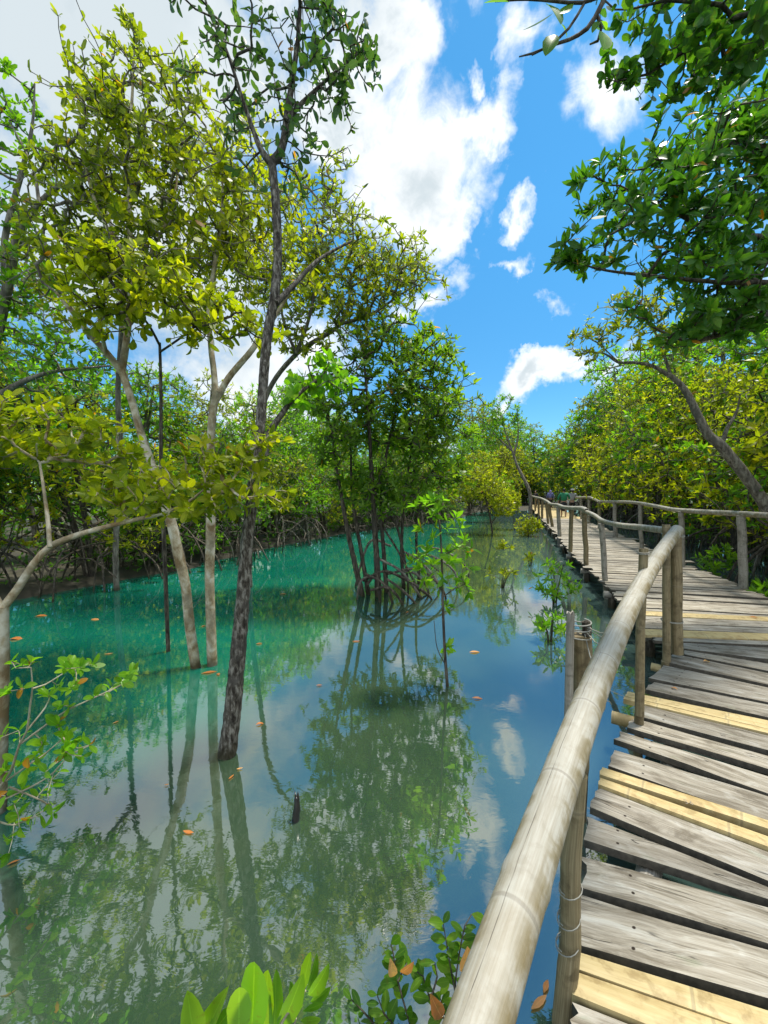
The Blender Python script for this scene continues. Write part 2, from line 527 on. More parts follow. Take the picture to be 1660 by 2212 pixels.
def thing(name, label, cat, loc=(0, 0, 0), group=None):
    o = bpy.data.objects.new(name, None)
    o.empty_display_size = 0.1
    C.objects.link(o)
    o.location = loc
    return tag(o, label, cat, group)


def nrm(v):
    v = np.asarray(v, float)
    return v / (np.linalg.norm(v, axis=-1, keepdims=True) + 1e-12)


def resample(pts, radii, step):
    """Catmull-Rom through the points"""
    P = np.asarray(pts, float); R = np.asarray(radii, float)
    if len(P) < 3 or step is None:
        return P, R
    Q = np.vstack([2 * P[0] - P[1], P, 2 * P[-1] - P[-2]])
    out, ro = [], []
    for i in range(len(P) - 1):
        p0, p1, p2, p3 = Q[i:i + 4]
        k = max(1, int(np.linalg.norm(p2 - p1) / step))
        for j in range(k):
            t = j / k
            out.append(0.5 * (2 * p1 + (p2 - p0) * t + (2 * p0 - 5 * p1 + 4 * p2 - p3) * t * t + (3 * p1 - p0 - 3 * p2 + p3) * t ** 3))
            ro.append(R[i] * (1 - t) + R[i + 1] * t)
    out.append(P[-1]); ro.append(R[-1])
    return np.array(out), np.array(ro)


def tube(mb, pts, radii, sides=8, step=None, jitter=0.0, nodes=None, hollow=(False, False), caps=True, u0=0.0, mi=0, hmi=1, up=None, rag=0.0):
    P, R = resample(pts, radii, step)
    n = len(P)
    T = np.zeros_like(P)
    T[1:-1] = P[2:] - P[:-2]; T[0] = P[1] - P[0]; T[-1] = P[-1] - P[-2]
    T = nrm(T)
    ref = np.array([0, 0, 1.0]) if up is None else np.asarray(up, float)
    if abs(T[0] @ ref) > 0.9:
        ref = np.array([0, 1.0, 0])
    A = ref - T[0] * (ref @ T[0]); A /= np.linalg.norm(A)
    L = np.concatenate([[0], np.cumsum(np.linalg.norm(np.diff(P, axis=0), axis=1))]) + u0
    th = np.linspace(0, 2 * np.pi, sides + 1) + np.pi          # seam opposite the reference side
    V, UV = [], []
    for i in range(n):
        A = A - T[i] * (A @ T[i]); A /= np.linalg.norm(A)
        B = np.cross(T[i], A)
        r = np.full(sides + 1, R[i])
        if nodes:
            fr = (L[i] / nodes) % 1.0
            r *= 1 + 0.06 * math.exp(-((fr - 0.5) / 0.03) ** 2)
        if jitter:
            jj = RS.uniform(-1, 1, sides + 1) * jitter
            jj[-1] = jj[0]
            r = r * (1 + jj)
        V.append(P[i] + np.outer(r * np.cos(th), A) + np.outer(r * np.sin(th), B))
        UV.append(np.stack([np.full(sides + 1, L[i]), np.linspace(0, 1, sides + 1)], 1))
    if rag:
        V[-1] = V[-1] + T[-1] * RS.uniform(-rag, rag, (sides + 1, 1))
    V = np.array(V); UV = np.array(UV)
    w_ = sides + 1
    a = (np.arange(n - 1)[:, None] * w_ + np.arange(sides)[None]).ravel()
    quads = np.stack([a, a + 1, a + w_ + 1, a + w_], 1)[:, ::-1]
    mb.add(V.reshape(-1, 3), [quads], UV.reshape(-1, 2), mi=mi)
    if caps:
        for e, i, sgn in ((0, 0, -1), (1, n - 1, 1)):
            ring = V[i, :sides]
            c = ring.mean(0)
            if hollow[e]:
                inner = c + (ring - c) * 0.72
                deep = inner - T[i] * sgn * R[i] * 1.6
                vv = np.vstack([ring, inner])
                q = [[j, (j + 1) % sides, sides + (j + 1) % sides, sides + j] for j in range(sides)]
                mb.add(vv, [np.array(q)], np.tile([[0.1, .3]], (len(vv), 1)), mi=mi)
                vv = np.vstack([inner, deep, deep.mean(0, keepdims=True)])
                q = [[j, (j + 1) % sides, sides + (j + 1) % sides, sides + j] for j in range(sides)]
                t = [[sides + j, sides + (j + 1) % sides, 2 * sides] for j in range(sides)]
                mb.add(vv, [np.array(q), np.array(t)], mi=hmi)
            else:
                vv = np.vstack([ring, c[None]])
                t = [[j, (j + 1) % sides, sides] if sgn > 0 else [(j + 1) % sides, j, sides] for j in range(sides)]
                mb.add(vv, [np.array(t)], np.tile([[L[i], .3]], (len(vv), 1)), mi=mi)
    return P, R


# leaf templates: rows of (t, half width); y runs along the leaf, x across it
def leaf_template(shape, lod):
    prof = {'oval': [(0, .02), (.12, .10), (.35, .22), (.62, .25), (.84, .17), (.95, .08), (1, 0)],
            'point': [(0, .015), (.12, .07), (.35, .17), (.6, .18), (.82, .10), (.93, .045), (1, 0)],
            'round': [(0, .03), (.10, .15), (.3, .31), (.6, .36), (.84, .26), (.95, .12), (1, 0)]}[shape]
    if lod == 1:
        prof = [prof[0], prof[2], prof[4], prof[6]]
    if lod == 0:
        wmax = max(p[1] for p in prof)
        prof = [(0, 0), (.48, wmax), (1, 0)]
    v, uv = [], []
    if lod == 2:
        for t, hw in prof:
            z = 0.10 * t - 0.22 * t * t
            for s in (-1, 0, 1):
                v.append((s * hw, t, z + abs(s) * hw * 0.30)); uv.append((s, t))
        q = []
        for i in range(len(prof) - 1):
            a = i * 3
            q += [(a, a + 1, a + 4, a + 3), (a + 1, a + 2, a + 5, a + 4)]
        return np.array(v), [np.array(q)], np.array(uv)
    if lod == 1:
        (t0, _), (t1, w1), (t2, w2), (t3, _) = prof
        v = [(0, 0, 0), (-w1, t1, .03), (w1, t1, .03), (-w2, t2, -.03), (w2, t2, -.03), (0, 1, -.12)]
        uv = [(0, 0), (-1, t1), (1, t1), (-1, t2), (1, t2), (0, 1)]
        return np.array(v), [np.array([(1, 2, 4, 3)]), np.array([(0, 2, 1), (3, 4, 5)])], np.array(uv)
    w0 = prof[1][1]
    v = [(0, 0, 0), (-w0, .5, .06), (w0, .5, .06), (0, 1, -.05)]
    return np.array(v), [np.array([(0, 2, 1), (1, 2, 3)])], np.array([(0, 0), (-1, .5), (1, .5), (0, 1)])


TPL = {(s, l): leaf_template(s, l) for s in ('oval', 'point', 'round') for l in (0, 1, 2)}


def leaves(mb, base, direc, normal, length, var, shape='point', lod=1, mi=0, slim=1.0):
    tv, tf, tuv = TPL[(shape, lod)]
    base = np.asarray(base, float)
    n = len(base)
    if n == 0:
        return
    y = nrm(direc)
    z = normal - y * np.sum(normal * y, 1, keepdims=True)
    z = nrm(z)
    x = np.cross(y, z)
    length = np.broadcast_to(np.asarray(length, float), (n,))
    wj = RS.uniform(0.75, 1.18, n) * slim
    cj = RS.uniform(-0.4, 1.9, n)
    k = len(tv)
    V = base[:, None] + length[:, None, None] * (tv[None, :, 0:1] * x[:, None] * wj[:, None, None] + tv[None, :, 1:2] * y[:, None] + tv[None, :, 2:3] * cj[:, None, None] * z[:, None])
    off = (np.arange(n) * k)[:, None, None]
    faces = [(f[None] + off).reshape(-1, f.shape[1]) for f in tf]
    mb.add(V.reshape(-1, 3), faces, np.tile(tuv, (n, 1)), np.repeat(np.broadcast_to(var, (n,)), k), mi)


def rosettes(mb, pos, axis, L, per=7, shape='point', lod=1, spread=(35, 75), dead=0.004, bias=None, mi=0):
    """whorls of leaves at twig ends"""
    n = len(pos)
    per_i = np.maximum(2, RS.poisson(per, n))
    ids = np.repeat(np.arange(n), per_i)
    m = len(ids)
    k = np.concatenate([np.arange(p) for p in per_i])
    a = nrm(axis)[ids]
    h = np.where(np.abs(a[:, 2:3]) > 0.9, np.array([[1.0, 0, 0]]), np.array([[0, 0, 1.0]]))
    b1 = nrm(np.cross(a, h)); b2 = np.cross(a, b1)
    ph = k * 2.399 + RS.uniform(0, 6.28, n)[ids] + RS.normal(0, .25, m)
    b = np.cos(ph)[:, None] * b1 + np.sin(ph)[:, None] * b2
    th = np.radians(RS.uniform(spread[0], spread[1], m))
    d = np.cos(th)[:, None] * a + np.sin(th)[:, None] * b
    nn = np.sin(th)[:, None] * a - np.cos(th)[:, None] * b
    d = nrm(d + RS.normal(0, .12, (m, 3)))
    nn = nn + RS.normal(0, .22, (m, 3))
    p = np.asarray(pos)[ids] - a * (k / np.maximum(per_i[ids], 1) * L * 0.28)[:, None]
    tone = RS.uniform(0, 1, n)[ids] if bias is None else bias[ids]
    var = np.clip(0.55 * tone + 0.45 * RS.uniform(0, 1, m), 0, 0.95)
    var = np.where(RS.uniform(0, 1, m) < dead, 1.0, var)
    leaves(mb, p, d, nn, L * RS.uniform(0.52, 1.14, m), var, shape, lod, mi)


def grow(skel, skel_r, tips, r_tip=0.004, power=0.42, wander=0.12, path_w=0.25):
    """joins the twig ends to the skeleton branch by branch; returns node positions, parents, radii, growth directions"""
    skel = np.asarray(skel); tips = np.asarray(tips)
    ns, nt = len(skel), len(tips)
    P = np.vstack([skel, tips])
    path = np.zeros(ns + nt)
    par = np.full(ns + nt, -1)
    best = np.full(nt, 1e9); bi = np.zeros(nt, int)
    d = np.linalg.norm(tips[:, None] - skel[None], axis=2)
    bi = d.argmin(1); best = d.min(1)
    todo = np.ones(nt, bool)
    for _ in range(nt):
        c = np.where(todo, best, 1e9)
        i = int(c.argmin())
        todo[i] = False
        j = ns + i
        par[j] = bi[i]
        path[j] = path[bi[i]] + np.linalg.norm(P[j] - P[bi[i]])
        dd = np.linalg.norm(tips - tips[i], axis=1) + path_w * path[j]
        # only grow on from here when it does not turn back sharply
        g = nrm(P[j] - P[par[j]])
        turn = nrm(tips - tips[i]) @ g
        dd = dd + np.where(turn < 0.0, 0.4 * (0.0 - turn), 0)
        up = todo & (dd < best)
        best[up] = dd[up]; bi[up] = j
    order = np.argsort(path[ns:])[::-1] + ns
    cnt = np.ones(ns + nt)
    kids = np.zeros(ns + nt)
    for j in order:
        if par[j] >= ns:
            cnt[par[j]] += cnt[j]; kids[par[j]] += 1
    R = r_tip * cnt ** power
    R[:ns] = skel_r
    direc = np.zeros_like(P)
    for j in range(ns, ns + nt):
        direc[j] = P[j] - P[par[j]]
    return P, par, R, nrm(direc), kids, ns


def add_branches(mb, P, par, R, ns, sides=5, bend=0.10, mi=0):
    for j in range(ns, len(P)):
        a, b = P[par[j]], P[j]
        L = np.linalg.norm(b - a)
        ra = min(R[par[j]], R[j] * 1.25)
        mid = (a + b) / 2 + RS.normal(0, bend * L, 3) * np.array([1, 1, .6]) - np.array([0, 0, .05 * L])
        tube(mb, [a, mid, b], [ra, (ra + R[j]) / 2, R[j]], sides, None, caps=False, mi=mi)


def ell(c, r, n, shell=0.5):
    """points in an ellipsoid, thinned in the middle"""
    d = nrm(RS.normal(0, 1, (n, 3)))
    q = RS.uniform(shell ** 3, 1, n) ** (1 / 3.0)
    return np.asarray(c) + d * q[:, None] * np.asarray(r)


def pell(px, py, d, rx, ry, rd, n, shell=0.35):
    """ellipsoid of twig ends: centre and size from a 1660 px view, real depth d and depth radius rd in metres"""
    c = D(px, py, d)
    return ell(c, (rx * d / F, rd, ry * d / F), n, shell)


def airy(regions, d, rd, n_cl, per=7, size=34, rs=None):
    """loose sprays of twig ends scattered through a wide crown: regions are (px, py, rx, ry) seen in a 1660 px view"""
    a = np.array([r[2] * r[3] for r in regions], float); a /= a.sum()
    out = []
    for _ in range(n_cl):
        px, py, rx, ry = regions[RS.choice(len(regions), p=a)]
        t = RS.uniform(0, 6.283); q = math.sqrt(RS.uniform(0, 1))
        dd = d + RS.uniform(-rd, rd)
        c = D(px + rx * q * math.cos(t), py + ry * q * math.sin(t), dd)
        k = max(2, RS.poisson(per)); sz = size * RS.uniform(.6, 1.35) * d / F
        out.append(c + RS.normal(0, 1, (k, 3)) * np.array([sz, sz, sz * .62]))
    return np.vstack(out)


def pline(pts, d0, d1=None):
    d1 = d0 if d1 is None else d1
    k = len(pts)
    return np.array([D(x, y, d0 + (d1 - d0) * i / max(1, k - 1)) for i, (x, y) in enumerate(pts)])


def make_tree(name, label, cat, group, limbs, tips, bark, leafm, L=0.12, per=7, shape='point', lod=1,
              r_tip=0.004, sides=10, jitter=0.05, step=0.08, upw=0.5, dead=0.004, spread=(30, 75), base=None, power=0.42, outc=None, extra=None, twig=None):
    """a tree = an Empty at its foot > trunk (stem and boughs, one wooden surface), crown (leaves)"""
    base = limbs[0][0][0] if base is None else base
    root = thing(name, label, cat, tuple(base), group)
    tb = MB()
    sk, sr = [], []
    for (pts, rad) in limbs:
        pts = np.asarray(pts, float) - base
        P, R = tube(tb, pts, rad, sides, step, jitter)
        s0 = max(1, len(P) // 40)
        sk.append(P[::s0]); sr.append(R[::s0])
    sk, sr = np.vstack(sk), np.concatenate(sr)
    tips = np.asarray(tips) - base
    # tips grow from the upper part of the skeleton
    lo = tips[:, 2].min() - 0.8
    keep = sk[:, 2] > lo
    if keep.sum() < 2:
        keep[:] = True
    P, par, R, dr, kids, ns = grow(sk[keep], sr[keep], tips, r_tip, power)
    add_branches(tb, P, par, R, ns, mi=1 if twig else 0)
    tb.build('trunk', [bark, twig] if twig else bark, root, smooth=True)
    cb = MB()
    c0 = tips.mean(0) if outc is None else outc
    ax = dr[ns:] * 0.7 + nrm(tips - c0) * 0.5 + np.array([0, 0, upw]) + RS.normal(0, .25, tips.shape)
    tone = np.clip(RS.normal(0.45, .25, len(tips)), 0, 1)
    rosettes(cb, tips, ax, L, per, shape, lod, spread, dead, tone)
    # a few leaves along the twigs below each whorl
    mid = (P[ns:] + P[par[ns:]]) / 2
    near = np.linalg.norm(P[ns:] - P[par[ns:]], axis=1) < 0.5
    if near.any():
        rosettes(cb, mid[near], ax[near], L * 0.9, 2.2, shape, lod, (50, 95), dead, tone[near])
    cb.build('crown', leafm, root)
    return root


# ------------------------------------------------------------------ the ground and the water
bank_px = [(-900, 1480), (-350, 1385), (0, 1312), (200, 1276), (400, 1243), (600, 1188), (750, 1156), (960, 1128), (1010, 1118)]
bank = np.array([W(x, y)[:2] for x, y in bank_px])
EDGE_PX = [(1478, 1405), (1395, 1352), (1325, 1275), (1233, 1193), (1199, 1147), (1163, 1113)]
EDGE = np.array([W(x, y, DECK)[:2] for x, y in EDGE_PX])
far_dir = nrm(EDGE[-1] - EDGE[-3])
EDGE = np.vstack([EDGE, EDGE[-1] + far_dir * 20])
RIGHT_PX = [(1642, 1285), (1476, 1226), (1322, 1157), (1254, 1120)]
REDGE = np.array([W(x, y, DECK)[:2] for x, y in RIGHT_PX])
REDGE = np.vstack([REDGE[0] - nrm(REDGE[1] - REDGE[0]) * 2.4, REDGE, REDGE[-1] + far_dir * 22])


def side_dist(p, line):
    """signed distance to a polyline, positive on its left"""
    p = np.asarray(p, float)
    best = np.full(len(p), 1e9); sg = np.ones(len(p))
    for a, b in zip(line[:-1], line[1:]):
        ab = b - a
        t = np.clip(((p - a) @ ab) / (ab @ ab), 0, 1)
        q = a + t[:, None] * ab
        d = np.linalg.norm(p - q, axis=1)
        cr = ab[0] * (p[:, 1] - a[1]) - ab[1] * (p[:, 0] - a[0])
        up = d < best
        best[up] = d[up]; sg[up] = np.sign(cr[up])
    return best * sg


gx = np.concatenate([[-400, -200, -100, -60], np.arange(-40, 52, 0.8), [70, 110, 200, 400]])
gy = np.concatenate([[-300, -100, -40, -15], np.arange(-6, 70, 0.8), [80, 100, 150, 250, 500, 900]])
GX, GY = np.meshgrid(gx, gy)
pp = np.stack([GX.ravel(), GY.ravel()], 1)
bank_ext = np.vstack([bank[0] + (bank[0] - bank[1]) * 3, bank, bank[-1] + np.array([3.0, 8.0]), bank[-1] + np.array([9.0, 12.0]), bank[-1] + np.array([400.0, 60.0])])
redge_ext = np.vstack([[2.2, -60], [2.6, -2], [4.6, 2.0], REDGE, REDGE[-1] + far_dir * 400])
sl = side_dist(pp, bank_ext)
sr_ = -side_dist(pp, redge_ext)
hz = -0.55 + np.clip((sl + 0.9) / 1.6, 0, 1) * 0.66 + np.clip(sl / 30, 0, 1) * 0.4
hz = np.maximum(hz, -0.55 + np.clip((sr_ - 1.6) / 2.0, 0, 1) * 0.60 + np.clip((sr_ - 4) / 30, 0, 1) * 0.4)
hz += RS.normal(0, 0.035, hz.shape) * (hz > -0.4)
gm = MB()
nx, ny = len(gx), len(gy)
a = (np.arange(ny - 1)[:, None] * nx + np.arange(nx - 1)[None]).ravel()
gm.add(np.stack([pp[:, 0], pp[:, 1], hz], 1), [np.stack([a, a + 1, a + nx + 1, a + nx], 1)])
tag(gm.build('ground', M['mud'], smooth=True), 'dark mud banks of the mangrove creek', None, None, 'structure')
wm = MB()
wm.add([(-400, -300, 0), (400, -300, 0), (400, 900, 0), (-400, 900, 0)], [np.array([[0, 1, 2, 3]])])
tag(wm.build('water', M['water']), 'turquoise and olive water of the mangrove creek', None, None, 'structure')

# ------------------------------------------------------------------ the boardwalk
walk = thing('boardwalk', 'weathered plank boardwalk over the creek, patched with pale split bamboo', 'boardwalk', (2.0, 2.6, DECK))
WB = np.array([2.0, 2.6, DECK])


def z2(zx, zy):
    return np.array([1215.5 + .2678 * zx, 1350.5 + .2678 * zy])


def z3(zx, zy):
    return np.array([1215.5 + .2678 * zx, 1728.6 + .2678 * zy])


def fr1d(n, amp, octs=3):
    """fractal 1-D noise"""
    x = np.linspace(0, 1, n)
    out = np.zeros(n)
    for o in range(octs):
        k = 3 * 2 ** o + 1
        out += np.interp(x, np.linspace(0, 1, k), RS.normal(0, 1, k)) * amp / (1.8 ** o)
    return out


def plank(ul, ll, ur, lr, thick=0.035, dz=0.0, bamboo=False, rag=0.02, chips=0.006, nu=36, length=None, tilt=0.0):
    """corners on the deck in plan; the board runs from its left end (ul, ll) to its right end (ur, lr)"""
    ul, ll, ur, lr = [np.asarray(q, float)[:2] for q in (ul, ll, ur, lr)]
    if length:
        def ext(p, q):
            return p + (q - p) / np.linalg.norm(q - p) * length
        # keep the width sensible far from the measured part
        w0, w1 = np.linalg.norm(ul - ll), np.linalg.norm(ur - lr)
        ur2, lr2 = ext(ul, ur), ext(ll, lr)
        mid = (ur2 + lr2) / 2
        dv = nrm(ur2 - lr2)
        ww = min(max(np.linalg.norm(ur2 - lr2), 0.5 * w0), 1.5 * max(w0, w1))
        ur, lr = mid + dv * ww / 2, mid - dv * ww / 2
    if not bamboo:
        sh = 0.03 if thick < .034 else 0.05
        ul, ll, ur, lr = ul + (ll - ul) * sh, ll + (ul - ll) * sh, ur + (lr - ur) * sh, lr + (ur - lr) * sh
    nv = 7 if bamboo else 5
    uu = np.linspace(0, 1, nu) ** 1.0
    top = np.array([ul + (ur - ul) * t for t in uu]); bot = np.array([ll + (lr - ll) * t for t in uu])
    Lm = np.linalg.norm((ur + lr) / 2 - (ul + ll) / 2)
    across = nrm(top - bot)
    ca = 0.0015 if bamboo else chips
    top = top + across * fr1d(nu, ca)[:, None]; bot = bot + across * fr1d(nu, ca)[:, None]
    along = nrm((ur + lr) / 2 - (ul + ll) / 2)
    e0 = fr1d(nv, 0.002 if bamboo else rag * .5, 2); e1 = fr1d(nv, 0.002 if bamboo else rag * .5, 2)
    warp = fr1d(nu, 0.0015, 2)
    V = np.zeros((nu, nv, 3)); UV = np.zeros((nu, nv, 2))
    wid = np.linalg.norm(top - bot, axis=1)
    for i in range(nu):
        for j in range(nv):
            s = j / (nv - 1)
            p = bot[i] * (1 - s) + top[i] * s
            if i == 0: p = p + along * e0[j]
            if i == nu - 1: p = p + along * e1[j]
            z = DECK + dz + warp[i] + tilt * (s - .5) * wid[i]
            if bamboo:
                z += 0.055 * wid[i] * (1 - (2 * s - 1) ** 2)
            elif j in (0, nv - 1):
                z -= 0.0012
            V[i, j] = (*p, z)
            UV[i, j] = (uu[i] * Lm, s * wid[i])
    mb = MB()
    B = V.copy(); B[:, :, 2] -= thick
    vv = np.vstack([V.reshape(-1, 3), B.reshape(-1, 3)]) - WB
    uv = np.vstack([UV.reshape(-1, 2), UV.reshape(-1, 2)])
    a = (np.arange(nu - 1)[:, None] * nv + np.arange(nv - 1)[None]).ravel()
    q = np.stack([a, a + nv, a + nv + 1, a + 1], 1)
    o = nu * nv
    qb = (q + o)[:, ::-1]
    sides_ = []
    for i in range(nu - 1):
        sides_.append((i * nv, i * nv + o, (i + 1) * nv + o, (i + 1) * nv))
        k = nv - 1
        sides_.append((i * nv + k, (i + 1) * nv + k, (i + 1) * nv + k + o, i * nv + k + o))
    for j in range(nv - 1):
        sides_.append((j, j + 1, j + 1 + o, j + o))
        k = (nu - 1) * nv
        sides_.append((k + j, k + j + o, k + j + 1 + o, k + j + 1))
    mb.add(vv, [q, qb], uv)
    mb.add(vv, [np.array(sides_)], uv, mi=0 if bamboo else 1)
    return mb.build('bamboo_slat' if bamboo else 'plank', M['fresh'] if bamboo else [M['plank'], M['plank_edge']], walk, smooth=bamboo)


def pk(ul, ll, ur, lr, bamboo=False, L=2.0, **kw):
    A = [W(q[0], q[1], DECK)[:2] for q in (ul, ll, ur, lr)]
    return plank(*A, bamboo=bamboo, length=L + RS.uniform(-.05, .1), **kw)


# the near boards one by one, from the viewer's feet outward
pk(z3(75, 1990), z3(70, 2350), z3(1660, 2560), z3(1660, 3000), rag=.02)
pk(z3(72, 1625), z3(75, 1960), z3(1660, 2200), z3(1660, 2520), rag=.03, chips=.010)
pk(z3(75, 1395), z3(75, 1605), z3(1050, 1735), z3(560, 1800), True, dz=.012)
pk(z3(115, 1250), z3(95, 1388), z3(1660, 1735), z3(1050, 1728), True, dz=.014)
pk(z3(150, 765), z3(90, 1150), z3(1660, 1192), z3(1660, 1640), rag=.022, chips=.007)
pk(z3(160, 440), z3(170, 720), z3(1660, 852), z3(1660, 1170), rag=.035, chips=.007)
pk(z3(185, 108), z3(165, 315), z3(1660, 690), z3(1660, 800), chips=.005)
pk(z2(295, 1300), z2(200, 1448), z3(1660, 395), z3(1660, 655), dz=-.006)
pk(z2(308, 1250), z2(290, 1300), z3(1660, 312), z3(1660, 392), True, dz=.010)
marked = pk(z2(322, 1160), z2(300, 1218), z3(1660, 185), z3(1660, 250), True, dz=.012)
pk(z2(425, 985), z2(388, 1148), z2(1660, 1370), z2(1660, 1600), dz=-.004)
pk(z2(480, 860), z2(445, 940), z2(1660, 1192), z2(1660, 1355), chips=.009)
pk(z2(575, 745), z2(515, 830), z2(1660, 1055), z2(1660, 1180), dz=.004)
pk(z2(660, 640), z2(615, 735), z2(1660, 890), z2(1660, 1010))
for k in range(3):
    t0, t1 = k / 3 + .01, (k + 1) / 3 - .01
    a0, a1 = z2(530, 545), z2(495, 607)
    b0, b1 = z2(1660, 780), z2(1660, 885)
    pk(a0 + (a1 - a0) * t0, a0 + (a1 - a0) * t1, b0 + (b1 - b0) * t0, b0 + (b1 - b0) * t1, True, L=2.3, dz=.010)
pk(z2(735, 450), z2(690, 525), z2(1660, 637), z2(1660, 748), dz=.002)
pk(z2(830, 322), z2(710, 440), z2(1660, 500), z2(1660, 632), dz=.004)
pk(z2(915, 235), z2(820, 300), z2(1660, 387), z2(1660, 487), dz=.006)
pk(z2(985, 203), z2(1000, 238), z2(1660, 297), z2(1660, 378), L=1.9)
pk(z2(968, 140), z2(968, 190), z2(1660, 168), z2(1660, 285), L=2.1)

# the faint pencilled figures on one bamboo slat
M['pencil'] = plain('pencil', (.30, .25, .19), 0.9, 0.1)
mc = W(1488, 1733, DECK + .0175) - WB
ma = nrm(W(*z2(1660, 1440), DECK) - W(*z2(322, 1190), DECK)); mb_up = np.array([-ma[1], ma[0], 0])
for fig, ox in (([(-.4, .9), (.1, 1), (.45, .7), (.05, .1), (.5, -.4), (.2, -.95), (-.4, -.9)], -.011), ([(.4, .95), (-.1, .6), (-.4, -.1), (-.35, -.7), (.05, -1), (.42, -.6), (.3, -.05), (-.1, 0), (-.38, -.35)], .011)):
    mk = MB()
    tube(mk, np.array([mc + ma * (ox + .013 * a) + mb_up * .013 * b for a, b in fig]), np.full(len(fig), .0011), 5, .004)
    mk.build('pencil_figure', M['pencil'], marked, smooth=True)

# beyond the bend the boards lie straight across
p_start = W(*z2(968, 140), DECK)[:2]


def edge_at(line, s):
    seg = np.linalg.norm(np.diff(line, axis=0), axis=1)
    cs = np.concatenate([[0], np.cumsum(seg)])
    s = min(max(s, 0), cs[-1] - 1e-6)
    i = int(np.searchsorted(cs, s, side='right') - 1)
    i = min(i, len(seg) - 1)
    return line[i] + (line[i + 1] - line[i]) * ((s - cs[i]) / seg[i])


LEFT2 = np.vstack([W(*z2(770, 130), DECK)[:2], EDGE[1:]])
LEFT2[0] = W(1430, 1385, DECK)[:2]
tl = np.concatenate([[0], np.cumsum(np.linalg.norm(np.diff(LEFT2, axis=0), axis=1))])[-1]
s = 0.02
cnt = 0
boards = []
while s < tl - 0.3 and cnt < 76:
    wd = RS.uniform(0.11, 0.21)
    if s > 5: wd = RS.uniform(.22, .32)
    if s > 9: wd = RS.uniform(.36, .55)
    if s > 15: wd = RS.uniform(1.2, 1.8)
    boards.append((s, wd)); s += wd + RS.uniform(0.006, 0.022); cnt += 1
for i, (s, wd) in enumerate(boards):
    a, b = edge_at(LEFT2, s), edge_at(LEFT2, s + wd)
    t = nrm(edge_at(LEFT2, s + 1.0) - edge_at(LEFT2, max(0, s - 1.0)))
    ang = math.radians(5.0 + 10.0 * min(1, s / 1.8) + RS.normal(0, 0.7))
    prp = np.array([math.cos(ang), -math.sin(ang)]) if s < 6 else np.array([t[1], -t[0]])
    out = RS.normal(0, 0.035) - 0.02
    wid = 2.06 + RS.normal(0, 0.05) + (RS.uniform(.1, .3) if RS.uniform() < .08 else 0)
    bam = i in (1, 5) or (s > 19 and RS.uniform() < 0.8)
    plank(b + prp * out, a + prp * out, b + prp * wid, a + prp * wid, dz=RS.uniform(-.006, .010), bamboo=bam, nu=22 if s < 8 else 8, thick=.03, rag=.025, chips=.006 if s < 8 else .01)


def bam(mb, a, b, r, **kw):
    a, b = np.asarray(a, float), np.asarray(b, float)
    n = max(2, int(np.linalg.norm(b - a) / 0.03))
    P = np.array([a + (b - a) * t for t in np.linspace(0, 1, n)])
    return tube(mb, P, np.full(n, r), kw.pop('sides', 14), None, nodes=kw.pop('nodes', .34), **kw)


def beam(a, b, r, m='post', name='crossbeam', hollow=(True, True)):
    mb = MB()
    bam(mb, np.asarray(a) - WB, np.asarray(b) - WB, r, hollow=hollow)
    return mb.build(name, [M[m], M['hollow']], walk, smooth=True)


zb = DECK - 0.085
for (pa, pb, r, m) in (((1322, 1549), (1600, 1625), .042, 'fresh'), ((1408, 1440), (1640, 1500), .036, 'fresh')):
    a, b = W(*pa, zb), W(*pb, zb)
    beam(a, a + nrm(b - a) * 2.3, r, m)
for sdist in np.arange(0.4, 17, 1.9):          # timber cross beams and their short piles under the far run
    a = edge_at(LEFT2, sdist); t = nrm(edge_at(LEFT2, sdist + .8) - edge_at(LEFT2, sdist - .0 if sdist < .8 else sdist - .8))
    prp = np.array([t[1], -t[0]])
    beam((*(a - prp * .10), DECK - .10), (*(a + prp * 2.15), DECK - .10), .055, 'postgrey', 'crossbeam', (False, False))
    for k in (0.02, 1.95):
        q = a + prp * k
        mb = MB()
        tube(mb, np.array([(*q, -.6), (*q, -.2), (*q, DECK - .05)]) - WB, [.06, .06, .055], 10, .1, .05)
        mb.build('pile', M['bark_root'], walk, smooth=True)
d1 = nrm(W(1440, 1420, DECK)[:2] - W(1240, 2000, DECK)[:2])
n1 = np.array([d1[1], -d1[0]])
for off in (0.16, 1.0, 1.8):                     # stringers under the near run
    a = W(1240, 2000, DECK)[:2] - d1 * 1.0 + n1 * off
    beam((*a, DECK - .09), (*(a + d1 * 4.3), DECK - .09), .045, 'postgrey', 'stringer', (False, False))
for off in (0.14, 1.0, 1.85):
    pts = LEFT2
    P = []
    for sdist in np.linspace(0.05, tl - .2, 24):
        a = edge_at(LEFT2, sdist); t = nrm(edge_at(LEFT2, sdist + .8) - edge_at(LEFT2, sdist - .8))
        P.append((*(a + np.array([t[1], -t[0]]) * off), DECK - .085))
    mb = MB()
    tube(mb, np.array(P) - WB, np.full(len(P), .045), 8)
    mb.build('stringer', M['postgrey'], walk, smooth=True)

# ------------------------------------------------------------------ railings
RAIL_PX = [(1036, 2212, .53), (1110, 1977, .72), (1194, 1737, .93), (1263, 1545, 1.24), (1327, 1378, 1.72), (1391, 1258, 2.45), (1462, 1147, 3.45)]
rail1 = np.array([D(*q) for q in RAIL_PX])
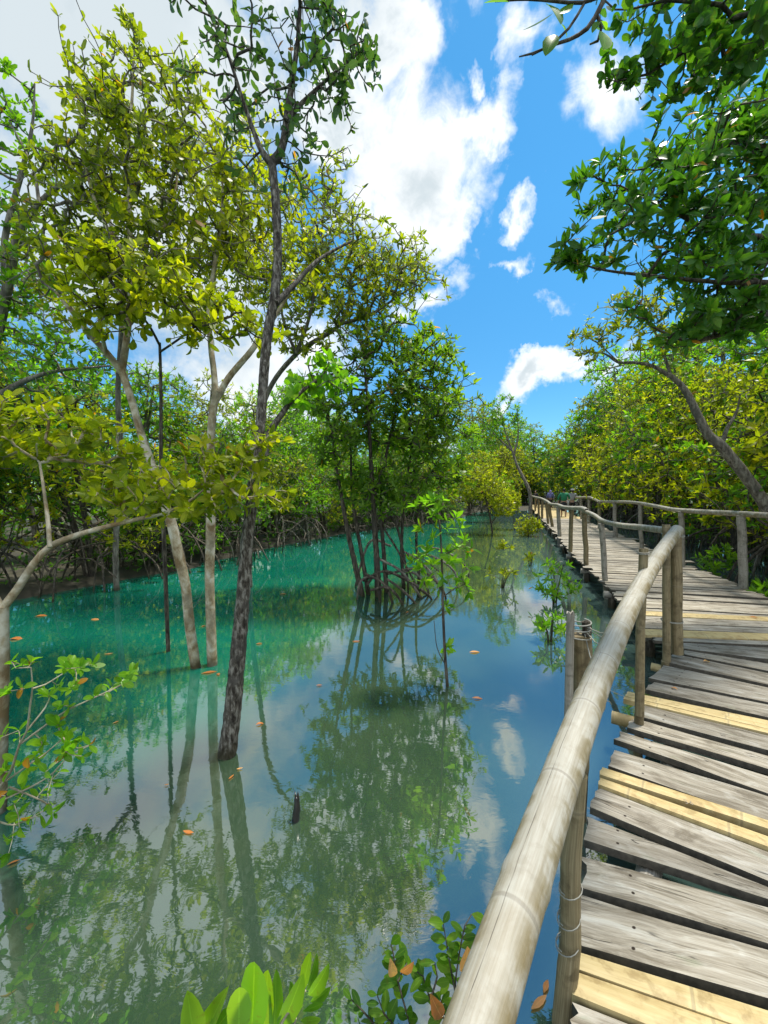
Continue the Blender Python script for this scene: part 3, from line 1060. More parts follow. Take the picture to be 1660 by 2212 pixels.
# smooth the measured points: one gently bowed bamboo pole
tt = rail1[:, 1]
fx, fz = np.polyfit(tt, rail1[:, 0], 3), np.polyfit(tt, rail1[:, 2], 2)
tq = np.linspace(.30, 3.47, 150)
railP = np.stack([np.polyval(fx, tq), tq, np.polyval(fz, tq)], 1)
railing = thing('bamboo_railing', 'thick grey bamboo railing on the creek side of the boardwalk', 'railing', (*railP[20][:2], DECK), 'bamboo railings of the boardwalk')
RB = np.array([*railP[20][:2], DECK])
mb = MB()
tube(mb, railP - RB, np.interp(tq, [.3, 1.2, 3.5], [.0435, .0465, .050]) * (1 + fr1d(len(tq), .010, 3)), 28, None, nodes=.36, hollow=(True, True))
mb.build('handrail', [M['rail'], M['hollow']], railing, smooth=True)


def post(root, rb, top, bot, r0, r1, m='post', name='post', **kw):
    mb = MB()
    top, bot = np.asarray(top, float), np.asarray(bot, float)
    n = max(6, int(np.linalg.norm(top - bot) / .04))
    P = np.array([bot + (top - bot) * t for t in np.linspace(0, 1, n)]) - rb
    b = fr1d(n, r0 * .12, 2)
    P[:, 0] += b - b[0] * 0
    tube(mb, P, np.linspace(r0, r1, n), kw.get('sides', 14), None, kw.get('jitter', 0.0), nodes=kw.get('nodes', .34), hollow=(False, kw.get('hollow', False)), rag=kw.get('rag', 0))
    return mb.build(name, [M[m], M['hollow']], root, smooth=True)


def rope(root, rb, pts, r=.0035, name='lashing', m='rope'):
    mb = MB()
    tube(mb, np.asarray(pts, float) - rb, np.full(len(pts), r), 6, None)
    return mb.build(name, M[m], root, smooth=True)


def wrap(c, r, turns=2.5, pitch=.012, z0=0.0, tilt=0.0, n=16):
    th = np.linspace(0, turns * 2 * np.pi, int(turns * n))
    return np.stack([c[0] + r * np.cos(th), c[1] + r * np.sin(th), c[2] + z0 + th / (2 * np.pi) * pitch + tilt * np.cos(th)], 1)


def down(px, py, d, zb=-.45):
    q = D(px, py, d); q = q.copy(); q[2] = zb
    return q


# near posts of the creek-side railing
post(railing, RB, D(1247, 1672, 1.17), D(1216, 2215, 1.13), .030, .028, 'post')
post(railing, RB, D(1216, 2215, 1.13), down(1216, 2215, 1.13), .030, .030, 'post')
for (px, py, rr) in ((1233, 1925, .032), (1229, 1990, .032), (1226, 2045, .032)):
    rope(railing, RB, wrap(D(px, py, 1.14), rr, 1.6, .010, tilt=.012), .0015)
post(railing, RB, D(1392, 1185, 2.55), D(1382, 1545, 2.50), .027, .026, 'post', hollow=True)
post(railing, RB, D(1382, 1545, 2.50), down(1382, 1545, 2.5), .027, .027, 'post')
post(railing, RB, D(1441, 1133, 3.50), D(1440, 1428, 3.45), .032, .031, 'post', hollow=True)
post(railing, RB, D(1440, 1428, 3.45), down(1440, 1428, 3.45), .032, .032, 'post')
post(railing, RB, D(1461, 1158, 3.52), D(1463, 1412, 3.50), .046, .044, 'post')
rope(railing, RB, wrap(D(1452, 1342, 3.49), .082, 2.2, .006), .003)
rope(railing, RB, wrap(D(1461, 1160, 3.47), .062, 2.2, .008), .003)
rope(railing, RB, wrap(D(1390, 1198, 2.54), .032, 2.5, .008), .0025)

# creek-side rail beyond the bend
lpx = [1478, 1395, 1325, 1233, 1199, 1163, 1150]
ldd = [1 / 3.42, 1 / 4.45, 1 / 6.06, 1 / 9.85, 1 / 15.2, 1 / 25.3, 1 / 36.0]


def ld(px):
    return 1 / np.interp(px, lpx[::-1], ldd[::-1])


R2 = [(1463, 1146), (1432, 1144.8), (1388, 1139.5), (1340, 1134.5), (1302, 1125), (1284, 1113), (1263, 1104)]
R3 = [(1268, 1103), (1258, 1098.4), (1237, 1097.6), (1218, 1095.5), (1206, 1091), (1190, 1088.5), (1183, 1083.5), (1170, 1077), (1160, 1074.5), (1151, 1072)]
for k, (pxs, r0, r1) in enumerate(((R2, .034, .040), (R3, .048, .075))):
    P = np.array([D(x, y, ld(x)) for x, y in pxs]) - RB
    P, _ = resample(P, np.ones(len(P)), .12)
    mb = MB()
    tube(mb, P, np.linspace(r0, r1, len(P)), 12, None, nodes=.4, hollow=(True, True))
    mb.build('handrail', [M['rail'], M['hollow']], railing, smooth=True)
for (xt, yt, xb, yb, r) in ((1299, 1131, 1311, 1285, .055), (1263, 1107, 1267, 1220, .06), (1236, 1100, 1232, 1192, .06), (1207, 1094, 1209, 1162, .075),
                            (1186, 1088, 1194, 1141, .08), (1180, 1085, 1185, 1131, .07), (1172, 1080, 1172, 1120, .08), (1164, 1077, 1165, 1114, .08), (1157, 1075, 1157, 1106, .08)):
    d = ld((xt + xb) / 2)
    tp, bt = D(xt, yt, d), D(xb, yb, d)
    post(railing, RB, tp, bt, r * .8, r * .8, 'postgrey' if r in (.055, .075) else 'post', sides=10)
    post(railing, RB, bt, down(xb, yb, d, -.45), r * .85, r * .8, 'postgrey', sides=10)

# forest-side railing
rail_r = thing('bamboo_railing', 'slimmer pale bamboo railing on the forest side of the boardwalk', 'railing', (*REDGE[1], DECK), 'bamboo railings of the boardwalk')
RR = np.array([*REDGE[1], DECK])
rpx = [1900, 1642, 1476, 1322, 1254, 1236]
rdd = [1 / 4.1, 1 / 5.78, 1 / 7.87, 1 / 13.6, 1 / 22.2, 1 / 28.0]


def rd(px):
    return 1 / np.interp(px, rpx[::-1], rdd[::-1])


R4 = [(1900, 1124), (1760, 1119), (1660, 1113.7), (1600, 1110), (1544, 1107), (1500, 1104.5), (1456, 1101), (1420, 1094), (1383, 1087.2), (1355, 1084.5), (1325, 1084), (1296, 1083.5)]
R5 = [(1300, 1085), (1293, 1082.5), (1283, 1078), (1274, 1074.5), (1255, 1074.5), (1237, 1075)]
for pxs, r0, r1 in ((R4, .044, .045), (R5, .05, .06)):
    P = np.array([D(x, y, rd(x)) for x, y in pxs]) - RR
    P, _ = resample(P, np.ones(len(P)), .12)
    mb = MB()
    tube(mb, P, np.linspace(r0, r1, len(P)), 12, None, nodes=.42, hollow=(True, True))
    mb.build('handrail', [M['rail'], M['hollow']], rail_r, smooth=True)
for (xt, yt, xb, yb, r, m) in ((1601, 1113, 1607, 1286, .060, 'postgrey'), (1472, 1104, 1476, 1224, .052, 'postgrey'), (1384, 1090, 1387, 1184, .05, 'postgrey'), (1328, 1086, 1331, 1159, .065, 'postgrey'),
                               (1295, 1085, 1296, 1146, .06, 'rail'), (1273, 1077, 1273.5, 1130, .065, 'rail'), (1256, 1076, 1257, 1121, .07, 'rail'), (1760, 1120, 1770, 1335, .05, 'post')):
    d = rd((xt + xb) / 2)
    bt = D(xb, yb, d)
    post(rail_r, RR, D(xt, yt, d), bt, r, r * .95, m, sides=10, jitter=.02)
    post(rail_r, RR, bt, down(xb, yb, d), r, r, 'postgrey', sides=10)

# the pair of mooring piles lashed together beside the railing
pd = 2.12
pile = thing('wooden_pile', 'thick split bamboo pile in the water beside the near railing', 'pile', tuple(down(1256, 1360, pd, 0)))
PB = down(1256, 1360, pd, 0)
post(pile, PB, D(1258, 1372, pd), down(1250, 1560, pd), .058, .056, 'post', 'pole', jitter=.01, rag=.012, nodes=.5)
pile2 = thing('wooden_pile', 'slim grey stake lashed to the thick pile beside the near railing', 'pile', tuple(down(1232, 1340, pd - .06, 0)))
PB2 = down(1232, 1340, pd - .06, 0)
post(pile2, PB2, D(1232, 1322, pd - .06), down(1230, 1560, pd - .06), .026, .020, 'postgrey', 'pole', jitter=.03, rag=.01)
post(pile, PB, D(1267, 1342, pd), D(1267, 1400, pd), .022, .024, 'bark_root', 'peg', jitter=.03, rag=.005)
for (z, t) in ((1352, .004), (1361, .002), (1368, -.003)):
    c = D(1250, z, pd - .03)
    th = np.linspace(0, 2 * np.pi * 1.1, 22)
    rope(pile, PB, np.stack([c[0] + .062 * np.cos(th), c[1] + .06 * np.sin(th), c[2] + t * th], 1), .0035)
for (a, b) in (((1270, 1356), (1335, 1368)), ((1270, 1360), (1335, 1381)), ((1268, 1366), (1308, 1398)), ((1264, 1370), (1287, 1452))):
    p, q = D(*a, pd - .02), D(*b, 1.75 if b[0] > 1300 else 1.9)
    rope(pile, PB, [p, (p + q) / 2 - np.array([0, 0, .015]), q], .003)
rope(railing, RB, [D(1310, 1487, 1.75), D(1330, 1497, 2.2), D(1350, 1505, 2.45)], .0018)
rope(railing, RB, [D(1312, 1514, 1.7), D(1318, 1516, 2.0), D(1322, 1522, 2.2)], .0018)

# ------------------------------------------------------------------ named trees around the creek
ROOTZ = np.array([0, 0, -.5])


def foot(pts):
    """continues a stem below the water"""
    p = np.asarray(pts[0]); d = nrm(np.asarray(pts[1]) - p)
    return np.vstack([p - d * (abs(p[2]) + .5) / max(.4, d[2]), pts])


# 1 dark rough trunk in the middle of the creek
t1 = pline([(488, 1655), (500, 1560), (513, 1430), (525, 1290), (535, 1160), (549, 1040), (562, 930), (571, 800), (579, 720), (593, 640), (600, 560), (597, 450), (587, 345)], 2.63, 2.95)
r1 = [.060, .057, .052, .046, .041, .037, .034, .032, .032, .032, .031, .030, .028]
t1f = foot(t1)
limbs = [(t1f, [.064] + r1),
         (pline([(588, 350), (602, 335), (614, 300), (622, 240), (634, 160), (646, 60), (652, -60), (660, -180)], 2.95, 3.1), [.032, .028, .026, .024, .019, .014, .010, .006]),
         (pline([(584, 350), (565, 325), (545, 275), (520, 200), (490, 110), (450, 20), (430, -70)], 2.95, 2.8), [.028, .020, .015, .012, .010, .008, .005]),
         (pline([(618, 260), (660, 215), (720, 160), (780, 110)], 2.97, 3.2), [.018, .014, .010, .006]),
         (pline([(597, 655), (640, 610), (690, 560), (760, 520)], 2.85, 3.3), [.022, .018, .013, .008]),
         (pline([(565, 960), (605, 900), (640, 855), (690, 820), (740, 800)], 2.82, 3.2), [.024, .021, .017, .012, .006])]
tips = np.vstack([pell(660, 90, 3.0, 125, 190, .6, 120, 0), pell(490, 120, 2.9, 95, 140, .5, 62, 0), pell(755, 150, 3.1, 78, 95, .4, 46, .1), pell(620, 330, 3.0, 130, 55, .4, 26, .1),
                  pell(640, -140, 3.05, 230, 90, .7, 70, .1)])
make_tree('mangrove_tree', 'tall dark rough-barked tree leaning up out of the open creek water', 'tree', 'trees standing in the creek', limbs, tips, M['bark_dark'], M['grey'],
          L=.078, per=1.5, shape='oval', lod=2, r_tip=.0030, sides=18, jitter=.075, step=.03, upw=.1, spread=(20, 95), dead=0.006)
# its low leafy side branch carries rounder, brighter leaves
tips = np.vstack([pell(700, 815, 3.15, 70, 48, .25, 34, .1), pell(640, 855, 3.0, 40, 40, .2, 12, .1)])
low = make_tree('mangrove_sapling', 'round-leaved bright green bough beside the dark rough trunk', 'sapling', None,
                [(pline([(575, 985), (605, 900), (640, 850), (690, 815)], 2.96, 3.15), [.012, .010, .008, .005])], tips, M['bark_grey'], M['bright'], L=.078, per=3.2, shape='round', lod=2, r_tip=.003, step=.05)

# 2 pale twin trunks
tA = pline([(424, 1450), (410, 1350), (401, 1265), (386, 1200), (372, 1135), (352, 1080), (330, 1010), (306, 940), (286, 870), (263, 800)], 4.0, 4.1)
limA = [(foot(tA), [.054, .050, .048, .046, .049, .049, .044, .040, .037, .035, .034]),
        (pline([(263, 805), (230, 760), (195, 725), (160, 680), (120, 630)], 4.1, 3.7), [.034, .028, .024, .017, .010]),
        (pline([(263, 805), (275, 720), (285, 600), (280, 480), (275, 350), (285, 220), (290, 110)], 4.1, 4.4), [.036, .032, .028, .024, .020, .014, .008]),
        (pline([(283, 620), (330, 540), (370, 450), (390, 340)], 4.2, 4.6), [.022, .018, .014, .009]),
        (pline([(280, 560), (220, 470), (190, 380), (170, 280)], 4.2, 4.4), [.022, .018, .014, .009]),
        (pline([(230, 765), (215, 690), (230, 610), (270, 570)], 4.0, 3.4), [.020, .016, .012, .008])]
tipsA = np.vstack([airy([(285, 180, 115, 110), (225, 330, 125, 120), (340, 350, 95, 130), (190, 480, 140, 90), (320, 520, 120, 90), (120, 570, 90, 60)], 4.4, .7, 150, 7, 30), pell(295, 80, 4.4, 28, 35, .2, 12, .1)])
make_tree('mangrove_tree', 'left of the pale twin trunks, carrying the tall yellow-green crown', 'tree', 'trees standing in the creek', limA, tipsA, M['bark_pale'], M['olive'],
          L=.095, per=3.4, shape='oval', lod=1, r_tip=.004, sides=16, jitter=.03, step=.06, upw=.4, twig=M['bark_grey'])
tB = pline([(459, 1443), (456, 1350), (453, 1250), (455, 1150), (455, 1050), (456, 950), (460, 890), (468, 845)], 4.05, 4.1)
limB = [(foot(tB), [.054, .050, .047, .045, .046, .043, .040, .038, .036]),
        (pline([(466, 855), (462, 800), (455, 740), (452, 660), (465, 560), (480, 450), (480, 340)], 4.1, 4.6), [.032, .030, .028, .024, .02, .014, .008]),
        (pline([(464, 870), (495, 815), (545, 755), (590, 690), (640, 610)], 4.1, 4.4), [.034, .032, .029, .022, .012]),
        (pline([(452, 700), (400, 640), (360, 600)], 4.2, 3.6), [.018, .014, .008])]
tipsB = airy([(480, 320, 95, 100), (510, 450, 110, 110), (430, 560, 110, 90), (610, 560, 90, 90)], 4.7, .6, 84, 7, 30)
make_tree('mangrove_tree', 'right of the pale twin trunks, straight with a forked top', 'tree', 'trees standing in the creek', limB, tipsB, M['bark_pale'], M['yellow'],
          L=.092, per=3.4, shape='oval', lod=1, r_tip=.0035, sides=16, jitter=.03, step=.06, upw=.4, twig=M['bark_grey'])
# slim dark sapling between them
tC = pline([(352, 1100), (348, 1000), (348, 900), (347, 800), (345, 740)], 4.4, 4.4)
tC = np.vstack([[tC[0][0] + .02, tC[0][1], -.5], tC])
tipsC = np.vstack([pell(280, 610, 3.5, 160, 70, .35, 90, .1), pell(430, 690, 3.6, 110, 70, .35, 60, .1), pell(190, 560, 3.5, 60, 50, .3, 26, .1), pell(240, 700, 3.7, 70, 40, .3, 22, .1), pell(560, 720, 3.6, 55, 50, .25, 18, .1)])
make_tree('mangrove_tree', 'slim dark pole-straight sapling topped by large sunlit yellow leaves', 'tree', 'trees standing in the creek',
          [(tC, [.022, .022, .020, .018, .016, .014]), (pline([(345, 745), (320, 700), (270, 640)], 4.4, 3.6), [.014, .012, .008]), (pline([(346, 760), (390, 730), (430, 700)], 4.4, 3.6), [.012, .010, .007])],
          tipsC, M['bark_root'], M['yellow'], L=.108, per=3.2, shape='oval', lod=2, r_tip=.0035, sides=10, jitter=.03, step=.08, upw=.5)

# 3 tree at the left edge with its long bare bough
d3 = 2.15
tD = pline([(-2, 1790), (2, 1600), (6, 1450), (5, 1310)], d3, d3)
limD = [(foot(tD), [.034, .033, .031, .030, .028]),
        (pline([(5, 1315), (38, 1272), (75, 1215), (110, 1180), (160, 1158), (230, 1138), (300, 1121), (350, 1110), (405, 1085), (450, 1050)], d3, 2.45), [.022, .0205, .0185, .0175, .016, .014, .012, .010, .008, .005]),
        (pline([(108, 1182), (103, 1120), (95, 1060), (86, 1000)], d3 + .03, 2.3), [.012, .010, .008, .006]),
        (pline([(5, 1320), (-40, 1240), (-80, 1100), (-60, 960)], d3, 2.3), [.024, .020, .016, .010])]
tipsD = np.vstack([pell(330, 1060, 2.4, 140, 62, .25, 78, .1), pell(480, 1010, 2.5, 100, 66, .25, 62, .1), pell(560, 1075, 2.5, 75, 40, .2, 22, .1), pell(75, 940, 2.4, 115, 85, .3, 80, .1), pell(215, 960, 2.5, 90, 60, .3, 40, .1),
                   pell(450, 1100, 2.4, 60, 26, .2, 14, .1), pell(-80, 950, 2.3, 100, 120, .3, 40, .1), pell(560, 960, 2.6, 60, 40, .2, 14, .1)])
make_tree('mangrove_tree', 'tree at the left edge reaching out a long bare bough of large yellow-green leaves', 'tree', 'trees standing in the creek', limD, tipsD, M['bark_pale'], M['yellow'],
          L=.078, per=3.2, shape='oval', lod=2, r_tip=.003, sides=14, jitter=.03, step=.04, upw=.35)

# 4 bright shrub at the left edge
d4 = 1.75
sh = [[(-30, 1780), (0, 1702), (23, 1667), (42, 1609), (58, 1579), (65, 1525), (70, 1488), (67, 1442)], [(58, 1579), (97, 1530), (108, 1505)], [(42, 1609), (104, 1563), (144, 1535), (200, 1509), (267, 1477), (288, 1458)],
      [(70, 1488), (98, 1479), (160, 1440)], [(-30, 1720), (58, 1655), (93, 1632), (139, 1593)], [(-20, 1740), (70, 1699), (116, 1669), (148, 1634), (193, 1611)], [(-20, 1770), (30, 1783), (63, 1771)], [(20, 1700), (90, 1730), (110, 1745)]]
limE = []
for i, q in enumerate(sh):
    P = pline(q, d4, d4 + (.1 if i else 0))
    if i == 0:
        P = np.vstack([[P[0][0] - .06, P[0][1], -.4], P])
    limE.append((P, np.linspace(.0075 if i == 0 else .0045, .0025, len(P))))
tipsE = [(67, 1436), (60, 1445), (108, 1500), (100, 1490), (160, 1436), (140, 1445), (175, 1440), (200, 1440), (205, 1505), (240, 1480), (262, 1472), (288, 1452), (280, 1460), (130, 1480), (150, 1484), (165, 1476), (20, 1495),
         (139, 1590), (120, 1565), (125, 1530), (95, 1605), (150, 1600), (193, 1600), (185, 1635), (145, 1620), (130, 1665), (100, 1670), (115, 1690), (90, 1700), (50, 1705), (60, 1660), (5, 1665), (30, 1740), (105, 1740), (115, 1760), (95, 1755), (35, 1765),
         (65, 1770), (45, 1790), (10, 1720), (40, 1580), (30, 1425), (20, 1850), (8, 1870), (-30, 1600), (-20, 1680), (-40, 1760), (30, 1640), (75, 1640)]
tipsE = np.array([D(x + RS.normal(0, 3), y + RS.normal(0, 3), d4 + RS.uniform(-.12, .18)) for x, y in tipsE])
make_tree('mangrove_shrub', 'thin pale-stemmed shrub with bright rounded leaves at the left edge', 'shrub', None, limE, tipsE, M['twig_pale'], M['bright'], L=.060, per=3.4, shape='oval', lod=2, r_tip=.0016, sides=8, jitter=.02, step=.03, upw=.5, dead=.03)

# 5 grey leaning tree, upper left
tF = pline([(-90, 1330), (-60, 1000), (-20, 780), (12, 640), (40, 510), (85, 440), (135, 395)], 5.2, 4.8)
limF = [(np.vstack([[tF[0][0], tF[0][1], -.5], tF]), [.085, .08, .075, .065, .055, .045, .035, .018]),
        (pline([(15, 640), (10, 520), (50, 360), (70, 270), (75, 180)], 5.0, 5.0), [.040, .034, .026, .016, .008]),
        (pline([(85, 440), (70, 360), (20, 260)], 4.8, 4.9), [.02, .014, .008]),
        (pline([(-15, 860), (60, 820), (130, 800), (240, 790)], 5.1, 5.0), [.04, .03, .02, .01])]
tipsF = np.vstack([pell(20, 330, 5.0, 70, 170, .5, 46, .1), pell(60, 620, 5.0, 90, 130, .6, 90, .1), pell(110, 780, 5.2, 130, 70, .6, 100, .1), pell(10, 200, 5.0, 40, 60, .4, 22, .1), pell(-60, 500, 5.0, 60, 250, .6, 90, .1)])
make_tree('mangrove_tree', 'grey-trunked leaning tree with sparse dark leaves, highest at the left edge', 'tree', None, limF, tipsF, M['bark_grey'], M['green'], L=.10, per=4, shape='oval', lod=1, r_tip=.004, sides=12, step=.1)

# 6 tree behind the dark trunk with the wide olive crown
tG = pline([(540, 1190), (556, 1000), (574, 860), (640, 765), (735, 700), (760, 620)], 7.4, 7.0)
limG = [(np.vstack([[tG[0][0], tG[0][1], -.5], tG]), [.045, .045, .043, .042, .04, .035, .02]),
        (pline([(735, 700), (800, 680), (860, 640), (900, 615)], 7.0, 7.2), [.032, .026, .018, .01]),
        (pline([(640, 765), (670, 680), (690, 560), (700, 450)], 7.1, 7.0), [.034, .028, .02, .01]),
        (pline([(640, 765), (610, 680), (600, 560)], 7.1, 7.0), [.03, .022, .01])]
tipsG = airy([(690, 470, 110, 100), (770, 570, 130, 90), (850, 615, 80, 45), (640, 600, 90, 90), (700, 375, 45, 40), (720, 700, 130, 60)], 7.1, .9, 150, 8, 24)
make_tree('mangrove_tree', 'wide olive-yellow crown rising behind the dark rough trunk', 'tree', None, limG, tipsG, M['bark_grey'], M['olive'], L=.125, per=4.5, shape='point', lod=1, r_tip=.005, sides=10, step=.12)

tI = pline([(250, 1180), (262, 1000), (255, 860), (262, 720), (270, 560), (285, 420)], 7.2, 7.0)
limI = [(np.vstack([[tI[0][0], tI[0][1], -.5], tI]), [.05, .05, .048, .045, .04, .035, .02]),
        (pline([(262, 720), (350, 620), (450, 540), (520, 480)], 7.0, 7.2), [.045, .036, .025, .01]), (pline([(258, 800), (180, 700), (110, 600)], 7.0, 7.1), [.045, .032, .012]),
        (pline([(270, 560), (220, 430), (200, 330)], 7.0, 7.0), [.04, .028, .01])]
tipsI = airy([(260, 450, 170, 150), (130, 600, 150, 110), (420, 580, 150, 110), (510, 450, 90, 100), (300, 680, 150, 70)], 7.2, 1.0, 66, 8, 26)
make_tree('mangrove_tree', 'tall full-crowned tree standing back behind the pale twin trunks', 'tree', None, limI, tipsI, M['bark_grey'], M['olive'], L=.14, per=5, shape='oval', lod=1, r_tip=.005, sides=10, step=.12)

# 7 the clump of stilt-rooted stems mid creek
d7 = 6.8
stems = [[(785, 1300), (768, 1222), (748, 1130), (736, 1060), (725, 1000), (718, 930)], [(797, 1292), (782, 1200), (767, 1110), (760, 1040), (758, 950)], [(818, 1302), (815, 1220), (810, 1140), (804, 1040), (799, 940), (793, 850), (785, 760)],
         [(836, 1290), (830, 1200), (824, 1100), (832, 1000), (852, 900), (865, 800)], [(872, 1265), (868, 1190), (872, 1100), (885, 1000), (905, 900)], [(905, 1240), (900, 1170), (905, 1090), (930, 1010)]]
clump = thing('mangrove_clump', 'many-stemmed mangrove clump on arched stilt roots in mid creek', 'mangrove', tuple(W(820, 1292)))
CB_ = W(820, 1292)
allsk, allr = [], []
for i, q in enumerate(stems):
    dd = d7 + (0, .1, -.05, .25, .6, .9)[i]
    P = pline(q, dd, dd + .1)
    P = np.vstack([[P[0][0], P[0][1], -.5], P]) - CB_
    rr = np.linspace((.062, .048, .068, .05, .042, .036)[i], .016, len(P))
    mb = MB()
    Q, R = tube(mb, P, rr, 10, .06, .10)
    mb.build('stem', M['bark_root'], clump, smooth=True)
    allsk.append(Q[len(Q) // 2::3]); allr.append(R[len(R) // 2::3])
roots = [((815, 1205), (868, 1236), (918, 1305), d7), ((822, 1130), (860, 1190), (905, 1280), d7 + .3), ((785, 1255), (840, 1235), (930, 1290), d7 - .1), ((795, 1262), (815, 1240), (822, 1318), d7 - .25), ((830, 1230), (880, 1255), (940, 1300), d7 + .2),
         ((870, 1190), (910, 1215), (950, 1265), d7 + .6), ((872, 1200), (930, 1200), (985, 1240), d7 + .7), ((845, 1180), (800, 1170), (770, 1260), d7 + .8), ((905, 1180), (960, 1190), (1010, 1230), d7 + 1.1), ((815, 1240), (780, 1255), (772, 1300), d7 - .1),
         ((835, 1250), (870, 1275), (905, 1315), d7 - .35), ((870, 1235), (900, 1240), (925, 1275), d7 + .3), ((812, 1150), (850, 1120), (880, 1240), d7 + .5), ((838, 1240), (905, 1230), (960, 1280), d7 - .05), ((800, 1275), (840, 1270), (872, 1310), d7 - .4),
         ((790, 1240), (830, 1262), (850, 1310), d7 - .3)]
for a, b, c, dd in roots:
    A, Bm, E = D(*a, dd), D(*b, dd - .1), D(*c, dd - .15)
    E2 = E.copy(); E2[2] = -.35
    mb = MB()
    tube(mb, np.array([A, Bm, E, E2]) - CB_, np.array([.022, .024, .020, .016]) * RS.uniform(.75, 1.1), 8, .07, .06)
    mb.build('prop_root', M['bark_grey'] if RS.uniform() < .5 else M['bark_root'], clump, smooth=True)
tips7 = airy([(870, 755, 100, 80), (925, 830, 85, 90), (810, 880, 125, 90), (940, 940, 85, 90), (850, 1000, 150, 80), (735, 900, 70, 100), (790, 1060, 100, 40), (920, 1050, 90, 45)], 7.0, .85, 225, 8, 21) - CB_
sk, sr0 = np.vstack(allsk), np.concatenate(allr)
P, par, R, dr, kids, ns = grow(sk, sr0, tips7, .0045, .42)
cb = MB()
add_branches(cb, P, par, R, ns, mi=1)
ax = dr[ns:] * .6 + nrm(tips7 - tips7.mean(0)) * .4 + np.array([0, 0, .7]) + RS.normal(0, .2, tips7.shape)
rosettes(cb, tips7, ax, .14, 6.5, 'point', 1, (35, 80), .004, np.clip(RS.normal(.45, .25, len(tips7)), 0, 1))
cb.build('crown', [M['mid'], M['bark_root']], clump)

# 8 sapling in front of the clump
d8 = 3.6
limH = [(foot(pline([(968, 1497), (961, 1400), (957, 1300), (955, 1210), (950, 1130), (940, 1075)], d8, d8)), [.016, .015, .013, .012, .010, .008, .005]),
        (pline([(957, 1290), (985, 1270), (1005, 1262)], d8, d8), [.006, .005, .004]), (pline([(956, 1240), (925, 1215), (905, 1200)], d8, d8), [.006, .005, .003]),
        (pline([(955, 1200), (985, 1185), (1005, 1165)], d8, d8), [.006, .005, .003]), (pline([(965, 1440), (945, 1400), (938, 1340)], d8, d8), [.005, .004, .003])]
tp = [(940, 1072), (925, 1085), (960, 1080), (900, 1095), (950, 1105), (985, 1120), (925, 1120), (1000, 1140), (905, 1140), (965, 1140), (1005, 1165), (935, 1165), (985, 1180), (890, 1170), (905, 1198), (930, 1195), (960, 1190), (1010, 1195), (890, 1210),
      (940, 1215), (975, 1215), (905, 1230), (1000, 1225), (925, 1240), (960, 1245), (985, 1250), (895, 1250), (1005, 1262), (1012, 1282), (990, 1275), (970, 1395), (975, 1310), (920, 1265), (945, 1268), (1022, 1182), (1018, 1230)]
tipsH = np.array([D(x + RS.normal(0, 3), y + RS.normal(0, 3), d8 + RS.uniform(-.18, .18)) for x, y in tp])
make_tree('mangrove_sapling', 'thin dark-stemmed sapling with light green whorls before the stilt-rooted clump', 'sapling', None, limH, tipsH, M['bark_root'], M['bright'], L=.105, per=6, shape='point', lod=2, r_tip=.002, sides=8, step=.05, upw=.6)


def small_plant(label, px, py, top, d, rx, ry, n, leafm, L, per=5, bark='bark_root', name='mangrove_shrub', cat='shrub', group='small plants in the creek', shape='point', rd=None, stems=3):
    """a small plant rooted in the water below (px, top)"""
    b = D(px, top, d)
    limbs = []
    for k in range(stems):
        o = RS.normal(0, rx * .35, 2)
        t = D(px + o[0], top + ry * .5 + o[1] * .3, d)
        limbs.append((np.array([[b[0], b[1], -.35], [b[0] * .6 + t[0] * .4, b[1], b[2] * .35], t]), [.014, .011, .005]))
    tips = pell(px, top + ry, d, rx, ry, rd or rx * d / F * .8, n, .1)
    tips[:, 2] = np.maximum(tips[:, 2], .03)
    return make_tree(name, label, cat, group, limbs, tips, M[bark], leafm, L=L, per=per, shape=shape, lod=1, r_tip=.003, sides=7, step=.1, upw=.6)


small_plant('bright bushy shrub in the water beside the middle of the boardwalk', 1200, 1300, 1212, 6.3, 55, 42, 46, M['bright'], .12)
small_plant('low green shrub in the water behind the lashed piles', 1192, 1375, 1322, 4.7, 36, 24, 22, M['bright'], .11)
small_plant('dense round bush at the far edge of the boardwalk', 1143, 1150, 1112, 16.0, 30, 24, 120, M['yellow'], .15)
small_plant('single yellow tuft between the boardwalk and the seedlings', 1147, 1215, 1196, 9.6, 15, 8, 5, M['yellow'], .17)
small_plant('pale seedling in open water right of the sapling', 1083, 1300, 1228, 7.4, 34, 12, 8, M['olive'], .13)
small_plant('thin seedling with yellow whorls beyond the pale one', 1090, 1200, 1165, 12.5, 20, 22, 14, M['yellow'], .16)
small_plant('small broad-leaved plant in the shade right of the forest-side railing', 1545, 1230, 1180, 8.2, 60, 34, 34, M['green'], .17)
small_plant('little plant sprouting beside the right edge of the boardwalk', 1655, 1300, 1262, 5.9, 34, 18, 12, M['green'], .15)

# far creek trees
def creek_tree(label, foot_px, limbs_px, d, tips, bark, leafm, L, per, group='trees at the far end of the creek', shape='point', r=.05):
    limbs = []
    for i, q in enumerate(limbs_px):
        P = pline(q, d, d)
        if i == 0:
            P = np.vstack([[P[0][0], P[0][1], -.5], P])
        limbs.append((P, np.linspace(r if i == 0 else r * .55, r * .2, len(P))))
    return make_tree('mangrove_tree', label, 'tree', group, limbs, tips, M[bark], leafm, L=L, per=per, shape=shape, lod=0, r_tip=.006, sides=8, step=.3)


